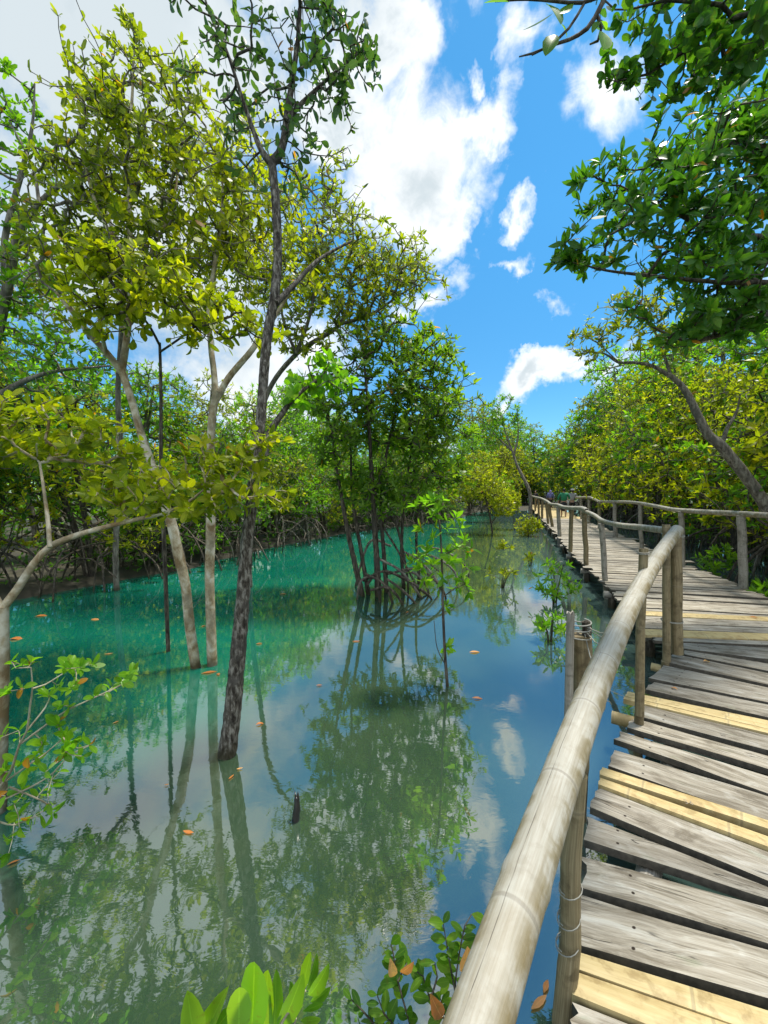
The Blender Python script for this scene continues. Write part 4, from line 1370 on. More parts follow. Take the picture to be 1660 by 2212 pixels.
creek_tree('yellow tree with a dark curving stem at the far end of the creek', None, [[(1064, 1150), (1058, 1110), (1050, 1080), (1036, 1050), (1020, 1030)], [(1052, 1090), (1048, 1050), (1045, 1020)], [(1062, 1130), (1085, 1100)]], 17,
           np.vstack([pell(1045, 1040, 17, 50, 45, 1.2, 150, .1), pell(1010, 1050, 17, 35, 40, .9, 70, .1), pell(1085, 1090, 16.5, 28, 28, .6, 80, .1)]), 'bark_root', M['yellow'], .19, 6)
creek_tree('sparse pale-stemmed tree leaning over the far end of the boardwalk', None, [[(1146, 1070), (1130, 1030), (1117, 1004), (1107, 973), (1094, 940), (1086, 905)], [(1107, 973), (1080, 950), (1062, 930)], [(1110, 985), (1120, 940), (1118, 900)]], 24,
           np.vstack([pell(1088, 885, 24, 36, 36, 1.0, 60, .1), pell(1060, 940, 24, 30, 40, 1.0, 60, .1), pell(1118, 900, 24, 16, 30, .6, 22, .1)]), 'bark_grey', M['green'], .26, 6, r=.13)
creek_tree('orange-tinged low tree near the far end of the creek', None, [[(1112, 1140), (1108, 1110), (1100, 1080)]], 19, pell(1100, 1085, 19, 26, 30, .7, 110, .1), 'bark_grey', M['yellow'], .18, 6, r=.04)

# 9 leaning pale tree right of the boardwalk
tR = pline([(1720, 1200), (1668, 1112), (1620, 1040), (1560, 965), (1530, 938), (1505, 890), (1488, 855), (1470, 830), (1445, 808)], 6.3, 6.6)
limR = [(np.vstack([[tR[0][0] + .25, tR[0][1], -.5], tR]), [.10, .095, .09, .082, .078, .066, .056, .05, .044, .036]),
        (pline([(1447, 812), (1410, 790), (1370, 783), (1335, 782), (1305, 763), (1260, 760)], 6.6, 6.8), [.034, .028, .024, .02, .014, .007]),
        (pline([(1450, 815), (1440, 780), (1425, 740), (1405, 690), (1390, 640)], 6.6, 6.8), [.028, .022, .017, .012, .006]),
        (pline([(1560, 962), (1572, 925), (1592, 890), (1600, 850)], 6.45, 6.6), [.035, .028, .02, .01]),
        (pline([(1335, 780), (1290, 740), (1250, 720)], 6.7, 6.8), [.012, .008, .005])]
tipsR = np.vstack([pell(1275, 745, 6.8, 55, 40, .4, 34, .1), pell(1330, 700, 6.8, 60, 55, .5, 46, .1), pell(1380, 650, 6.8, 55, 50, .5, 40, .1), pell(1450, 740, 6.7, 80, 60, .6, 70, .1), pell(1590, 830, 6.7, 90, 60, .6, 70, .1), pell(1420, 700, 6.7, 60, 60, .5, 44, .1)])
make_tree('mangrove_tree', 'leaning grey-barked tree with thin yellowish leaves right of the forest-side railing', 'tree', None, limR, tipsR, M['bark_grey'], M['olive'], L=.125, per=4.5, shape='point', lod=1, r_tip=.004, sides=14, step=.08, jitter=.04)

# 10 dark overhanging tree on the right
base10 = np.array([5.9, 4.2, -.4])
tk = np.array([base10, [5.85, 4.25, 1.2], [5.6, 4.3, 2.8], [5.3, 4.35, 4.2], [5.0, 4.3, 5.6]])
limT = [(tk, [.14, .12, .11, .09, .05]),
        (np.vstack([[5.5, 4.32, 3.2], pline([(1750, 640), (1640, 690), (1560, 722), (1480, 735), (1400, 700)], 4.3, 4.1)]), [.045, .038, .030, .024, .017, .008]),
        (np.vstack([[5.35, 4.35, 4.0], pline([(1700, 520), (1560, 505), (1440, 450), (1340, 400)], 4.3, 4.2)]), [.04, .03, .022, .015, .007]),
        (np.vstack([[5.45, 4.33, 3.5], pline([(1720, 620), (1560, 610), (1400, 595), (1290, 580), (1220, 555)], 4.3, 4.2)]), [.04, .030, .022, .016, .010, .005]),
        (np.vstack([[5.1, 4.33, 5.2], pline([(1700, 330), (1580, 310), (1480, 350), (1400, 340)], 4.3, 4.2)]), [.045, .035, .026, .016, .008])]
tipsT = np.vstack([airy([(1600, 300, 110, 130), (1480, 400, 140, 80), (1390, 450, 120, 60), (1570, 520, 130, 120), (1400, 560, 150, 40), (1600, 660, 90, 60), (1480, 690, 120, 36)], 4.3, .7, 96, 5, 26),
                   airy([(1330, 400, 60, 40), (1360, 345, 55, 25), (1270, 560, 80, 28)], 4.2, .3, 12, 3, 20), airy([(1640, 200, 60, 90), (1730, 450, 90, 250)], 4.6, .7, 46, 6, 30)])
make_tree('mangrove_tree', 'dark glossy-leaved tree overhanging the boardwalk from the right', 'tree', 'trees overhanging the boardwalk', limT, tipsT, M['bark_root'], M['dark'], L=.15, per=6.5, shape='point', lod=2, r_tip=.0045, sides=12, step=.1, upw=.45, dead=.006)

# 11 round-leaved branches, top right
base11 = np.array([3.7, 0.9, -.4])
tk = np.array([base11, [3.65, .95, 1.5], [3.4, 1.2, 3.0], [3.0, 1.6, 4.2], [2.6, 1.9, 5.0]])
limU = [(tk, [.09, .08, .07, .05, .025]), (np.vstack([[3.0, 1.6, 4.2], pline([(1640, 120), (1560, 90), (1480, 110), (1400, 160), (1330, 175)], 2.2, 2.3)]), [.03, .016, .012, .009, .006, .003]),
        (np.vstack([[2.8, 1.75, 4.6], pline([(1660, 20), (1560, 10), (1440, 0), (1360, 20)], 2.1, 2.2)]), [.02, .013, .010, .007, .004])]
tipsU = np.vstack([pell(1430, 50, 2.2, 110, 70, .3, 30, .1), pell(1540, 90, 2.2, 100, 90, .3, 30, .1), pell(1450, 170, 2.25, 110, 60, .25, 24, .1), pell(1340, 170, 2.3, 40, 18, .1, 8, .1), pell(1620, 60, 2.1, 60, 80, .3, 40, .1), pell(1500, -90, 2.2, 200, 90, .4, 40, .1)])
make_tree('mangrove_tree', 'round-leaved tree hanging its twigs into the top right corner', 'tree', 'trees overhanging the boardwalk', limU, tipsU, M['bark_root'], M['dark'], L=.072, per=2.6, shape='round', lod=2, r_tip=.002, sides=10, step=.1, upw=-.1, spread=(30, 110))
# 12 hanging twig with long leaves, top
base12 = np.array([2.5, -.6, -.4])
tk = np.array([base12, [2.5, -.5, 1.5], [2.2, 0.0, 3.2], [1.6, .9, 4.1]])
tw = pline([(1330, -60), (1300, 10), (1270, 60), (1230, 85), (1200, 95), (1150, 115), (1122, 122)], 1.6, 1.6)
limV = [(np.vstack([tk, tw[:1]]), [.06, .05, .045, .025, .010]), (tw, [.010, .009, .008, .006, .005, .004, .002]),
        (pline([(1318, -20), (1260, 5), (1200, 2), (1140, -2), (1070, 2)], 1.6, 1.6), [.008, .006, .005, .004, .003]), (pline([(1290, 30), (1300, 60), (1292, 88), (1275, 95)], 1.6, 1.6), [.006, .005, .005, .003]),
        (pline([(1262, 8), (1230, 60), (1185, 100), (1150, 118)], 1.6, 1.6), [.005, .005, .004, .003])]
hv = thing('mangrove_tree', 'tree overhead whose forked twig with long leaves hangs in at the top', 'tree', tuple(base12), 'trees overhanging the boardwalk')
mb = MB()
for pts, rad in limV:
    tube(mb, np.asarray(pts) - base12, rad, 9, .04, .04)
mb.build('trunk', M['bark_root'], hv, smooth=True)
lv = [((1100, 4), (1048, 2)), ((1195, 28), (1132, 66)), ((1180, 8), (1215, 40)), ((1212, 50), (1228, 75)), ((1200, 75), (1182, 108)), ((1200, 0), (1170, -25)), ((1240, 4), (1210, 30)), ((1298, 45), (1282, 62)), ((1300, 45), (1312, 58)), ((1305, 70), (1308, 98)), ((1262, 0), (1250, -30)), ((1150, -2), (1110, -25))]
cb = MB()
bs = np.array([D(*a, 1.6) for a, b in lv]); es = np.array([D(*b, 1.58 + RS.uniform(-.03, .05)) for a, b in lv])
nn = np.array([[RS.normal(0, .4), -.75, .6] for _ in lv])
for i in range(len(lv)):
    leaves(cb, bs[i:i + 1] - base12, (es - bs)[i:i + 1], nn[i:i + 1], np.linalg.norm(es[i] - bs[i]) * 1.05, np.array([RS.uniform(.3, .9)]), 'oval', 2)
cb.build('crown', M['green'], hv)

# 13 foreground shrubs at the bottom
fs = thing('mangrove_shrub', 'large-leaved bright green shrub cut by the bottom edge of the view', 'shrub', tuple(down(560, 2212, .98, 0)), 'shrubs at the foot of the view')
FB = down(560, 2212, .98, 0)
mb = MB(); cb = MB()
big = [((425, 2290), (408, 2155), .97), ((540, 2265), (555, 2062), .95), ((515, 2265), (518, 2120), .93), ((590, 2240), (600, 2105), .98), ((570, 2245), (578, 2095), 1.0), ((600, 2230), (655, 2120), 1.0), ((445, 2240), (475, 2155), 1.0), ((460, 2230), (505, 2175), 1.0),
       ((655, 2140), (668, 2062), 1.06), ((668, 2150), (708, 2100), 1.08), ((645, 2175), (628, 2130), 1.08), ((655, 2185), (700, 2168), 1.06), ((640, 2200), (606, 2172), 1.06), ((662, 2140), (688, 2072), 1.10), ((650, 2205), (692, 2205), 1.05), ((672, 2165), (712, 2140), 1.1), ((440, 2260), (452, 2190), 1.0)]
for (a, b, d) in big:
    p, q = D(*a, d), D(*b, d - RS.uniform(0, .05))
    nz = np.array([[RS.normal(0, .35), -1.0, .5]])
    leaves(cb, p[None] - FB, (q - p)[None], nz, np.linalg.norm(q - p) * .98, np.array([RS.uniform(.15, .9)]), 'oval', 2, slim=.52)
for q, r in (([(560, 2500), (540, 2260)], .007), ([(560, 2500), (430, 2270)], .006), ([(560, 2500), (600, 2225), (640, 2180), (660, 2140)], .006), ([(560, 2500), (640, 2200)], .005)):
    P = pline(q, .97, 1.0)
    P = np.vstack([[P[0][0], P[0][1], -.2], P]) - FB
    tube(mb, P, np.linspace(r, r * .5, len(P)), 8, .03)
mb.build('stem', M['twig_pale'], fs, smooth=True)
cb.build('foliage', M['bright'], fs)

fx_ = down(930, 2150, 1.25, 0)
fs2 = thing('mangrove_shrub', 'small-leaved shrub with dead orange leaves beside the near railing', 'shrub', tuple(fx_), 'shrubs at the foot of the view')
mb = MB(); cb = MB()
twigs = [[(1010, 2240), (985, 2150), (990, 2080), (1005, 2000), (1020, 1975)], [(985, 2150), (972, 2080), (958, 1995)], [(990, 2240), (930, 2160), (915, 2110), (890, 2090)], [(930, 2160), (945, 2110), (940, 2080)], [(900, 2260), (860, 2120), (850, 2060), (845, 2040)],
         [(860, 2120), (880, 2080)], [(850, 2260), (780, 2180), (760, 2160)], [(900, 2260), (830, 2190), (815, 2150)], [(1000, 2240), (960, 2190), (950, 2150)]]
LP, LD, LN, LV = [], [], [], []
for q in twigs:
    P = pline(q, 1.25, 1.28)
    tube(mb, P - fx_, np.linspace(.0035, .0018, len(P)), 6, .03)
    Q, _ = resample(P, np.ones(len(P)), .022)
    for i in range(len(Q) // 4, len(Q)):
        for sgn in (-1, 1):
            if RS.uniform() < .75:
                t = nrm(Q[min(i + 1, len(Q) - 1)] - Q[max(i - 1, 0)])
                sd = nrm(np.cross(t, [0, -1, .3])) * sgn
                LP.append(Q[i] - fx_); LD.append(t * .5 + sd * .8 + RS.normal(0, .3, 3)); LN.append([RS.normal(0, .4), -.6, .9]); LV.append(RS.uniform(.0, .9))
leaves(cb, np.array(LP), np.array(LD), np.array(LN), RS.uniform(.032, .062, len(LP)), np.array(LV), 'oval', 2)
mb.build('stem', M['bark_root'], fs2, smooth=True)
cb.build('foliage', M['green'], fs2)
for (a, b) in (((1005, 2105), (1015, 2040)), ((865, 2100), (900, 2085)), ((850, 2110), (845, 2075)), ((955, 2200), (930, 2150))):
    p, q = D(*a, 1.24), D(*b, 1.2)
    ob = MB()
    leaves(ob, p[None] - fx_, (q - p)[None], np.array([[.2, -1, .4]]), np.linalg.norm(q - p) * .8, np.array([RS.uniform(0, .9)]), 'point', 2)
    ob.build('dead_leaf', M['orange'], fs2)

# ------------------------------------------------------------------ fallen leaves, stump
def fallen(px, py, z, size, ang, label, grp='fallen leaves on the water'):
    p = W(px, py, z + .008)
    mb = MB()
    dv = np.array([[math.cos(ang), math.sin(ang), .02]])
    size *= .72
    leaves(mb, -dv * size / 2, dv, np.array([[RS.normal(0, .12), RS.normal(0, .12), 1.0]]), size, np.array([RS.uniform(0, .95)]), 'point' if RS.uniform() < .6 else 'oval', 2)
    o = mb.build('fallen_leaf', M['orange'])
    o.location = p
    return tag(o, label, 'leaf', grp)


fallen(407, 1797, 0, .085, 3.0, 'bright orange leaf floating in open water below the dark trunk')
fallen(518, 1660, 0, .055, .3, 'curled red-orange leaf touching the foot of the dark trunk')
fallen(562, 1563, 0, .09, .5, 'slim orange leaf floating right of the dark trunk')
fallen(360, 1695, 0, .04, .2, 'tiny orange leaf floating left of the dark trunk')
fallen(1026, 1408, 0, .17, .15, 'long orange leaf floating right of the thin sapling, the upper of two')
fallen(1032, 1508, 0, .13, -.1, 'long orange leaf floating right of the thin sapling, the lower of two')
fallen(440, 1352, 0, .12, 1.2, 'orange leaf floating between the pale twin trunks')
fallen(452, 1452, 0, .20, .4, 'brown leaf raft lodged between the feet of the pale twin trunks')
fallen(560, 1390, 0, .10, .3, 'small ochre leaf floating behind the dark trunk')
fallen(35, 1380, 0, .20, .1, 'long tan leaf floating near the left edge of the creek')
fallen(235, 1412, 0, .13, .2, 'tan leaf floating between the left bough and the twin trunks')
fallen(90, 1330, 0, .22, .3, 'pale leaf floating close to the left bank')
fallen(205, 1338, 0, .18, -.2, 'yellow leaf floating off the left bank roots')
fallen(612, 1283, 0, .16, .2, 'rusty leaf floating mid channel left of the clump')
fallen(770, 1385, 0, .14, 0, 'red leaf floating below the stilt-rooted clump')
fallen(1165, 2165, 0, .11, .5, 'brown leaf floating at the foot of the near railing post')
fallen(1180, 2130, 0, .07, .9, 'small orange leaf beside the foot of the near railing post')
fallen(30, 1862, 0, .07, .7, 'orange leaf caught under the left shrub')
for (px, py, ang, lab) in ((472, 1456, 2.2, 'small brown leaf wedged against the right pale twin trunk'), (500, 1678, 1.1, 'dark curled leaf in front of the dark trunk'), (1215, 2150, 2.4, 'dull leaf pressed against the near railing post'),
                           (880, 1322, .6, 'brown leaf drifting at the right roots of the clump'), (690, 1480, .2, 'thin tan leaf drifting right of the pale twin trunks'), (250, 1560, .9, 'dark leaf drifting right of the left shrub')):
    fallen(px, py, 0, .06 + .02 * (py < 1500), ang, lab)
fallen(1457, 1486, DECK + .004, .07, 1.9, 'tan leaf lying on the boards next to the bamboo slats', 'fallen leaves on the boardwalk')
fallen(1527, 1428, DECK + .010, .085, .2, 'yellow leaf lying on the boards near the corner posts', 'fallen leaves on the boardwalk')
fallen(1630, 1333, DECK + .012, .12, -.2, 'ochre leaf lying at the right edge of the boards', 'fallen leaves on the boardwalk')

sb = W(640, 1772)
st = MB()
tube(st, np.array([[0, 0, -.3], [0, 0, .0], [.006, 0, .07], [.002, .01, .135]]), [.022, .021, .017, .012], 12, .02, .16, rag=.03)
stump = st.build('stump', M['wet_wood'])
stump.location = sb
tag(stump, 'short black broken stump poking from the water right of the dark trunk', 'stump')


# ------------------------------------------------------------------ background mangroves: prototypes and copies
def proto(seed_h, spread, n, leafm, L, barkm, lod=0, stems=2, per=6, roots=9):
    h = seed_h
    limbs = []
    cl = []
    for k in range(stems):
        a = RS.uniform(0, 6.28)
        lean = RS.uniform(.1, .45) * spread
        p0 = np.array([RS.normal(0, .15), RS.normal(0, .15), -.3])
        p1 = p0 + np.array([math.cos(a) * lean * .3, math.sin(a) * lean * .3, h * .35])
        p2 = p0 + np.array([math.cos(a) * lean * .7, math.sin(a) * lean * .7, h * .65])
        p3 = p0 + np.array([math.cos(a) * lean, math.sin(a) * lean, h * .95])
        limbs.append((np.array([p0, p1, p2, p3]), [.07, .06, .045, .02]))
        cl.append((p3 * [1, 1, .93], (spread * .42, spread * .42, h * .18)))
        cl.append((p2 + RS.normal(0, .3, 3), (spread * .5, spread * .5, h * .18)))
        b = RS.uniform(0, 6.28)
        q = p1 + np.array([math.cos(b), math.sin(b), .0]) * spread * .5 + np.array([0, 0, h * .18])
        limbs.append((np.array([p1, (p1 + q) / 2 + [0, 0, -.1], q]), [.035, .03, .012]))
        cl.append((q, (spread * .42, spread * .42, h * .16)))
        q2 = p1 + np.array([math.cos(b + 2.5), math.sin(b + 2.5), .0]) * spread * .5 + np.array([0, 0, h * .02])
        cl.append((q2, (spread * .4, spread * .4, h * .14)))
    vol = np.array([np.prod(r) for _, r in cl]); vol = vol / vol.sum()
    tips = np.vstack([ell(c, r, int(n * v) + 1, .2) for (c, r), v in zip(cl, vol)])
    tips[:, 2] = np.maximum(tips[:, 2], .35)
    for k in range(roots):
        a = RS.uniform(0, 6.28); rr = RS.uniform(.5, 1.5); z = RS.uniform(.4, 1.2)
        e = np.array([math.cos(a) * rr, math.sin(a) * rr, -.25])
        limbs.append((np.array([[math.cos(a) * .05, math.sin(a) * .05, z], [math.cos(a) * rr * .55, math.sin(a) * rr * .55, z * .85], [math.cos(a) * rr * .9, math.sin(a) * rr * .9, z * .35], e]), [.022, .024, .020, .014]))
    root = make_tree('mangrove_tree', 'x', 'tree', 'x', limbs, tips, barkm, leafm, L=L, per=per, shape='point', lod=lod, r_tip=.006, sides=7, jitter=.06, step=.2, upw=.5, base=np.zeros(3), dead=.003)
    return root


PROT = [proto(4.6, 2.3, 760, M['green'], .15, M['bark_grey']), proto(5.2, 2.5, 800, M['olive'], .15, M['bark_grey']), proto(4.2, 2.6, 760, M['yellow'], .15, M['bark_root']),
        proto(5.0, 2.2, 640, M['bright'], .15, M['bark_grey'], stems=1), proto(2.6, 1.9, 380, M['green'], .15, M['bark_root'], roots=14), proto(4.4, 2.4, 700, M['dark'], .16, M['bark_root'])]
used = set()
ORD = ['first', 'second', 'third', 'fourth', 'fifth', 'sixth', 'seventh', 'eighth', 'ninth', 'tenth', 'eleventh', 'twelfth', 'thirteenth', 'fourteenth', 'fifteenth', 'sixteenth', 'seventeenth', 'eighteenth', 'nineteenth', 'twentieth',
       'twenty-first', 'twenty-second', 'twenty-third', 'twenty-fourth', 'twenty-fifth', 'twenty-sixth', 'twenty-seventh', 'twenty-eighth', 'twenty-ninth', 'thirtieth', 'thirty-first', 'thirty-second', 'thirty-third', 'thirty-fourth', 'thirty-fifth', 'thirty-sixth']
LOOK = ['mid-green', 'tall olive', 'yellow-green', 'bright green slender', 'low green', 'dark green']


def place(k, x, y, rz, sc):
    if k not in used:
        r = PROT[k]; used.add(k)
    else:
        src = PROT[k]
        r = src.copy(); C.objects.link(r)
        for ch in src.children:
            c = ch.copy(); C.objects.link(c); c.parent = r
    r.location = (x, y, 0.0); r.rotation_euler = (0, 0, rz)
    r.scale = (sc, sc, sc * RS.uniform(.92, 1.08))
    return r


def plant_row(items, group, phrase):
    """items: (proto, x, y, scale); labels count the trees of one look from left to right as seen from the boardwalk"""
    objs = [(place(k, x, y, RS.uniform(0, 6.28), sc), k, x / max(y, .5)) for k, x, y, sc in items]
    for k in range(len(PROT)):
        own = sorted([q for q in objs if q[1] == k], key=lambda q: q[2])
        for i, (o, _, _) in enumerate(own):
            o['label'] = ('only %s mangrove %s' % (LOOK[k], phrase)) if len(own) == 1 else '%s mangrove %s, %s such from the left' % (LOOK[k], phrase, ORD[i])
            o['category'] = 'tree'; o['group'] = group


def bank_pt(s, off):
    """a point s metres along the left bank, off metres inland"""
    a = edge_at(bank, s); t = nrm(edge_at(bank, s + .5) - edge_at(bank, max(0, s - .5)))
    return a + np.array([-t[1], t[0]]) * off


blen = np.linalg.norm(np.diff(bank, axis=0), axis=1).sum()
rowA, rowB, rowC = [], [], []
ks = [0, 5, 2, 4, 0, 1, 3, 0, 2, 4, 0, 5, 1]
i = 0
s = 1.5
while s < blen - 1:
    p = bank_pt(s, RS.uniform(.5, 1.1)); rowA.append((ks[i % 13], p[0], p[1], RS.uniform(.75, 1.0))); i += 1
    s += RS.uniform(1.25, 1.75)
s = 0.8
while s < blen - 1:
    p = bank_pt(s, RS.uniform(2.6, 3.6)); rowB.append(([1, 3, 0, 2, 5, 3][i % 6], p[0], p[1], RS.uniform(1.0, 1.25))); i += 1
    s += RS.uniform(1.9, 2.6)
s = 1.0
while s < blen - 1:
    p = bank_pt(s, RS.uniform(6, 8)); rowC.append(([1, 0, 3, 5][i % 4], p[0], p[1], RS.uniform(1.3, 1.6))); i += 1
    s += RS.uniform(3.2, 4.2)
plant_row(rowA, 'mangroves along the left bank', 'on the left waterline')
plant_row(rowB, 'mangroves behind the left bank', 'in the left second row')
plant_row(rowC, 'mangroves far inland on the left', 'far inland on the left')
rlen = np.linalg.norm(np.diff(REDGE, axis=0), axis=1).sum()


def right_pt(s, off):
    a = edge_at(REDGE, s); t = nrm(edge_at(REDGE, s + .8) - edge_at(REDGE, max(0, s - .8)))
    return a + np.array([t[1], -t[0]]) * off


r1_, r2_, r3_ = [], [], []
s = 2.2
i = 0
while s < rlen - 2:
    p = right_pt(s, RS.uniform(1.5, 2.2) + min(1.5, s * .09)); r1_.append(([5, 2, 0, 2, 4, 3, 2, 0, 1][i % 9], p[0], p[1], RS.uniform(.95, 1.25) * (1 + s * .022))); i += 1
    s += RS.uniform(1.7, 2.3)
s = 1.0
while s < rlen - 2:
    p = right_pt(s, RS.uniform(4.0, 5.2) + min(1.0, s * .08)); r2_.append(([0, 3, 1, 5, 2, 3][i % 6], p[0], p[1], RS.uniform(1.35, 1.75) * (1 + s * .016))); i += 1
    s += RS.uniform(2.3, 3.1)
s = 0.5
while s < rlen - 2:
    p = right_pt(s, RS.uniform(8, 10)); r3_.append(([3, 0, 1, 0][i % 4], p[0], p[1], RS.uniform(1.8, 2.3))); i += 1
    s += RS.uniform(3.2, 4.2)
plant_row(r1_, 'mangroves beside the boardwalk', 'beside the forest-side railing')
plant_row(r2_, 'mangroves right of the boardwalk', 'in the right second row')
plant_row(r3_, 'mangroves deep in the right forest', 'deep in the right forest')
ends = [(2, 6.6, 31.5, 1.1), (0, 4.0, 33.5, 1.3), (3, 8.6, 34.5, 1.35), (2, 10.2, 38.5, 1.3), (1, 11.5, 44, 1.6), (0, 6.5, 38, 1.5), (3, 9.6, 46, 1.7), (2, 16.0, 47.5, 1.2), (0, 19.0, 50, 1.5), (1, 2, 37, 1.5),
        (0, 14.5, 52, 1.5), (3, 17.2, 54, 1.7), (2, 13.0, 50, 1.3), (5, 15.6, 50.5, .9), (4, 18.5, 52.5, 1.1), (4, 14.0, 47.5, .8), (1, 5.0, 44, 1.7), (3, 1.0, 41, 1.6), (2, 3.0, 32.0, .9), (2, 8.2, 30.5, .8), (0, 12.8, 46, 1.4)]
ends += [(5, 17.5, 48.5, .75), (5, 15.0, 49.0, .7), (5, 19.5, 49.5, .8), (5, 20.5, 46.5, .85), (4, 16.4, 49.8, 1.1), (0, 21.5, 52, 1.3), (5, 12.2, 48.0, .7), (3, 22.5, 55, 1.5), (1, 18.4, 56, 1.5), (4, 13.5, 51.5, 1.2)]
ends = [(k, x, y, sc * (1.4 if y > 43 else 1.1)) for k, x, y, sc in ends]
plant_row(ends, 'mangroves closing the creek', 'closing off the creek')

# far mass of forest and low undergrowth on the banks
fb_ = MB()
P = []
for _ in range(9000):
    side = RS.uniform()
    if side < .45:
        p = bank_pt(RS.uniform(0, blen), RS.uniform(10, 22)); P.append((p[0], p[1], RS.uniform(.2, 5.6)))
    elif side < .8:
        p = right_pt(RS.uniform(0, rlen), RS.uniform(12, 26)); P.append((p[0], p[1], RS.uniform(.2, 6.2)))
    else:
        P.append((RS.uniform(-6, 40), RS.uniform(50, 68), RS.uniform(.2, 6.5)))
P = np.array(P)
P[:, 2] *= .80 + .25 * np.sin(P[:, 0] * .9 + 1.7 * np.sin(P[:, 1] * .4)) 
rosettes(fb_, P, RS.normal(0, .5, P.shape) + [0, 0, .8], .34, 6, 'point', 0, (30, 80), 0.0)
tag(fb_.build('far_forest', M['green']), 'green mass of forest far behind the creek banks', None, None, 'stuff')
ug = MB()
P = []
for _ in range(4200):
    if RS.uniform() < .6:
        p = bank_pt(RS.uniform(0, blen), RS.uniform(.2, 5)); P.append((p[0], p[1], .08 + abs(RS.normal(0, .5))))
    else:
        p = right_pt(RS.uniform(1, rlen), RS.uniform(2.2, 8)); P.append((p[0], p[1], .06 + abs(RS.normal(0, .35))))
P = np.array(P)
rosettes(ug, P, RS.normal(0, .3, P.shape) + [0, 0, 1], .13, 6, 'point', 0, (30, 85), 0.0)
tag(ug.build('undergrowth', M['dark']), 'low dark leafy undergrowth along both banks', None, None, 'stuff')
rt = MB()
for _ in range(420):
    if RS.uniform() < .75:
        p = bank_pt(RS.uniform(0, blen), RS.uniform(-.5, 3.5))
    else:
        p = right_pt(RS.uniform(1, rlen), RS.uniform(1.4, 4.5))
    a = RS.uniform(0, 6.28); l = RS.uniform(.5, 1.6); h = RS.uniform(.25, 1.0)
    e = np.array([math.cos(a), math.sin(a)]) * l
    tube(rt, [(p[0], p[1], -.2), (p[0] + e[0] * .2, p[1] + e[1] * .2, h * .8), (p[0] + e[0] * .6, p[1] + e[1] * .6, h), (p[0] + e[0], p[1] + e[1], h * RS.uniform(.1, 1.6))], [.012, .018, .017, .012], 5, .25)
tag(rt.build('root_tangle', M['bark_root'], smooth=True), 'tangle of arched grey roots along the banks', None, None, 'stuff')


# ------------------------------------------------------------------ people on the far boardwalk
def skin_obj(name, verts, edges, radii, m, parent, sub=1):
    me = bpy.data.meshes.new(name)
    me.from_pydata([tuple(v) for v in verts], edges, [])
    o = bpy.data.objects.new(name, me)
    C.objects.link(o)
    o.parent = parent
    md = o.modifiers.new('Skin', 'SKIN')
    md.use_smooth_shade = True
    sv = me.skin_vertices[0].data
    for i, r in enumerate(radii):
        r = r if isinstance(r, tuple) else (r, r)
        sv[i].radius = r
        sv[i].use_root = (i == 0)
    ss = o.modifiers.new('Subsurf', 'SUBSURF')
    ss.levels = sub; ss.render_levels = sub
    me.materials.append(m)
    return o


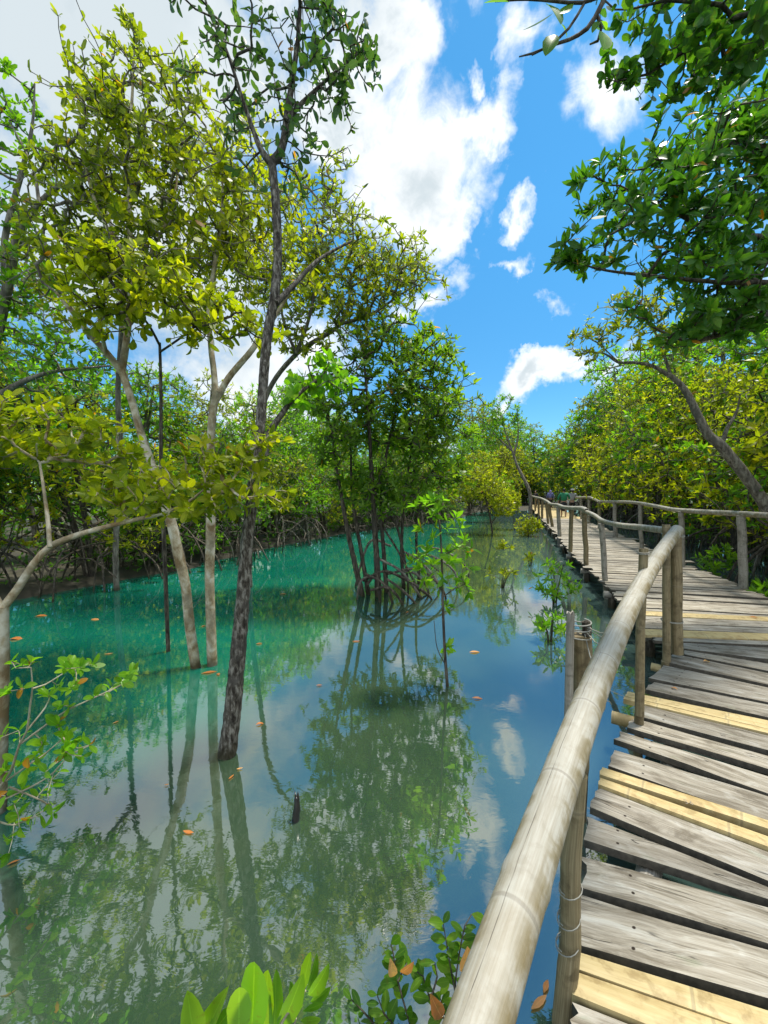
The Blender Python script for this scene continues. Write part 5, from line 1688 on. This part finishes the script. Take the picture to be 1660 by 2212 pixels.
def person(px, py, label, facing, top_m, leg_m, head_m, arms, hscale=1.0, skirt=False, cover=False, stride=.10, lean=0.0, hat=None):
    loc = W(px, py, DECK + .02)
    root = thing('person', label, 'person', tuple(loc), 'people on the far boardwalk')
    root.rotation_euler = (0, 0, facing)
    root.scale = (hscale,) * 3
    V, E, R = [], [], []

    def add(p, r, par=None):
        V.append(p); R.append(r)
        if par is not None: E.append((par, len(V) - 1))
        return len(V) - 1
    pel = add((0, 0, .88), (.15, .11)); ab = add((0, lean * .3, 1.05), (.125, .09), pel); ch = add((0, lean * .7, 1.25), (.15, .10), ab); nk = add((0, lean, 1.42), (.05, .05), ch)
    jaw = add((0, lean + .03, 1.48), (.062, .075), nk); hd = add((0, lean + .015, 1.57), (.078, .095), jaw); add((0, lean, 1.645), (.05, .06), hd)
    nose = add((0, lean + .125, 1.535), (.013, .013), hd)
    hands = []
    for sx, (el, wr) in zip((-1, 1), arms):
        sh_ = add((sx * .17, lean * .75, 1.36), (.055, .055), ch)
        e = add(el, (.038, .038), sh_); wv = add(wr, (.026, .026), e)
        dv = nrm(np.array(wr) - np.array(el))
        pm = add(tuple(np.array(wr) + dv * .07), (.036, .018), wv)
        sd = np.array([1.0, 0, 0]) * sx
        for f, (o_, ln) in enumerate(((-.026, .075), (-.009, .085), (.009, .08), (.026, .062))):
            b = np.array(V[pm]) + dv * .03 + np.array([0, 1, 0]) * o_
            k1 = add(tuple(b + dv * ln * .5), (.009, .009), pm)
            add(tuple(b + dv * ln * .9 - sd * .02), (.008, .008), k1)
        add(tuple(np.array(wr) + dv * .06 + np.array([0, .055, 0])), (.010, .010), pm)
    for sx, fwd in ((-1, stride), (1, -stride)):
        hp = add((sx * .09, 0, .84), (.085, .085), pel); kn = add((sx * .095, fwd * .6 + .02, .47), (.058, .058), hp); an = add((sx * .095, fwd, .09), (.038, .038), kn)
        hl = add((sx * .095, fwd - .02, .035), (.036, .034), an); add((sx * .105, fwd + .15, .025), (.036, .022), hl)
    skin_obj('body', V, E, R, M['skin'], root)
    # shirt with sleeves
    V, E, R = [], [], []
    a = add((0, lean * .1, .90), (.20, .15)); b = add((0, lean * .4, 1.10), (.18, .135), a); c = add((0, lean * .8, 1.30), (.185, .13), b); add((0, lean, 1.42), (.075, .07), c)
    for sx, (el, wr) in zip((-1, 1), arms):
        s0 = add((sx * .18, lean * .75, 1.355), (.078, .078), c); e = add(el, (.062, .062), s0)
        add(tuple(np.array(el) * .25 + np.array(wr) * .75), (.050, .050), e)
    skin_obj('shirt', V, E, R, top_m, root)
    V, E, R = [], [], []
    if skirt:
        a = add((0, 0, .95), (.165, .125)); b = add((0, 0, .70), (.20, .17), a); add((0, .01, .32), (.22, .18), b)
        skin_obj('skirt', V, E, R, leg_m, root)
    else:
        a = add((0, 0, .92), (.165, .125))
        for sx, fwd in ((-1, stride), (1, -stride)):
            h = add((sx * .095, 0, .80), (.105, .105), a); k = add((sx * .10, fwd * .6 + .02, .47), (.080, .080), h); add((sx * .10, fwd, .16), (.066, .066), k)
        skin_obj('trousers', V, E, R, leg_m, root)
    V, E, R = [], [], []
    if cover:
        a = add((0, lean - .01, 1.36), (.14, .11)); b = add((0, lean - .01, 1.47), (.095, .09), a); c = add((0, lean - .005, 1.58), (.098, .108), b); add((0, lean - .01, 1.665), (.06, .07), c)
        skin_obj('headscarf', V, E, R, head_m, root)
    else:
        a = add((0, lean - .045, 1.47), (.06, .045)); b = add((0, lean - .025, 1.58), (.092, .092), a); add((0, lean - .01, 1.675), (.062, .075), b)
        skin_obj('hair', V, E, R, head_m, root)
    if hat is not None:
        mb = MB()
        tube(mb, [(0, lean, 1.60), (0, lean, 1.612), (0, lean, 1.615), (0, lean, 1.68), (0, lean, 1.72)], [.17, .172, .112, .105, .07], 16)
        mb.build('hat', hat, root, smooth=True)
    return root


FACE = -math.radians(18)
person(1218, 1118, 'person in a loose green shirt and black skirt walking away along the boardwalk', FACE, M['cloth_green'], M['cloth_black'], M['hair'],
       [((-.30, .02, 1.12), (-.27, .12, .92)), ((.30, .06, 1.13), (.26, .26, 1.05))], 1.0, skirt=True, stride=.12, lean=.05)
person(1189, 1099, 'person in a lilac headscarf and blue tunic farther along the boardwalk', FACE, M['cloth_blue'], M['cloth_black'], M['cloth_lilac'],
       [((-.27, .0, 1.10), (-.25, .08, .88)), ((.27, .0, 1.10), (.25, .08, .88))], .98, cover=True, stride=.10)
person(1236, 1113, 'person with a grey hat and grey top half hidden beyond the green shirt', FACE - .3, M['cloth_grey'], M['cloth_black'], M['hair'],
       [((-.28, .06, 1.12), (-.2, .25, 1.15)), ((.28, .06, 1.12), (.22, .25, 1.15))], .98, stride=.06, lean=.04, hat=M['cloth_grey'])
person(1157.5, 1098, 'person in black standing at the farthest end of the boardwalk by the trees', FACE + 2.4, M['cloth_black'], M['cloth_black'], M['hair'],
       [((-.25, .0, 1.10), (-.22, .10, .90)), ((.26, .05, 1.12), (.15, .22, 1.15))], .95, stride=.04)
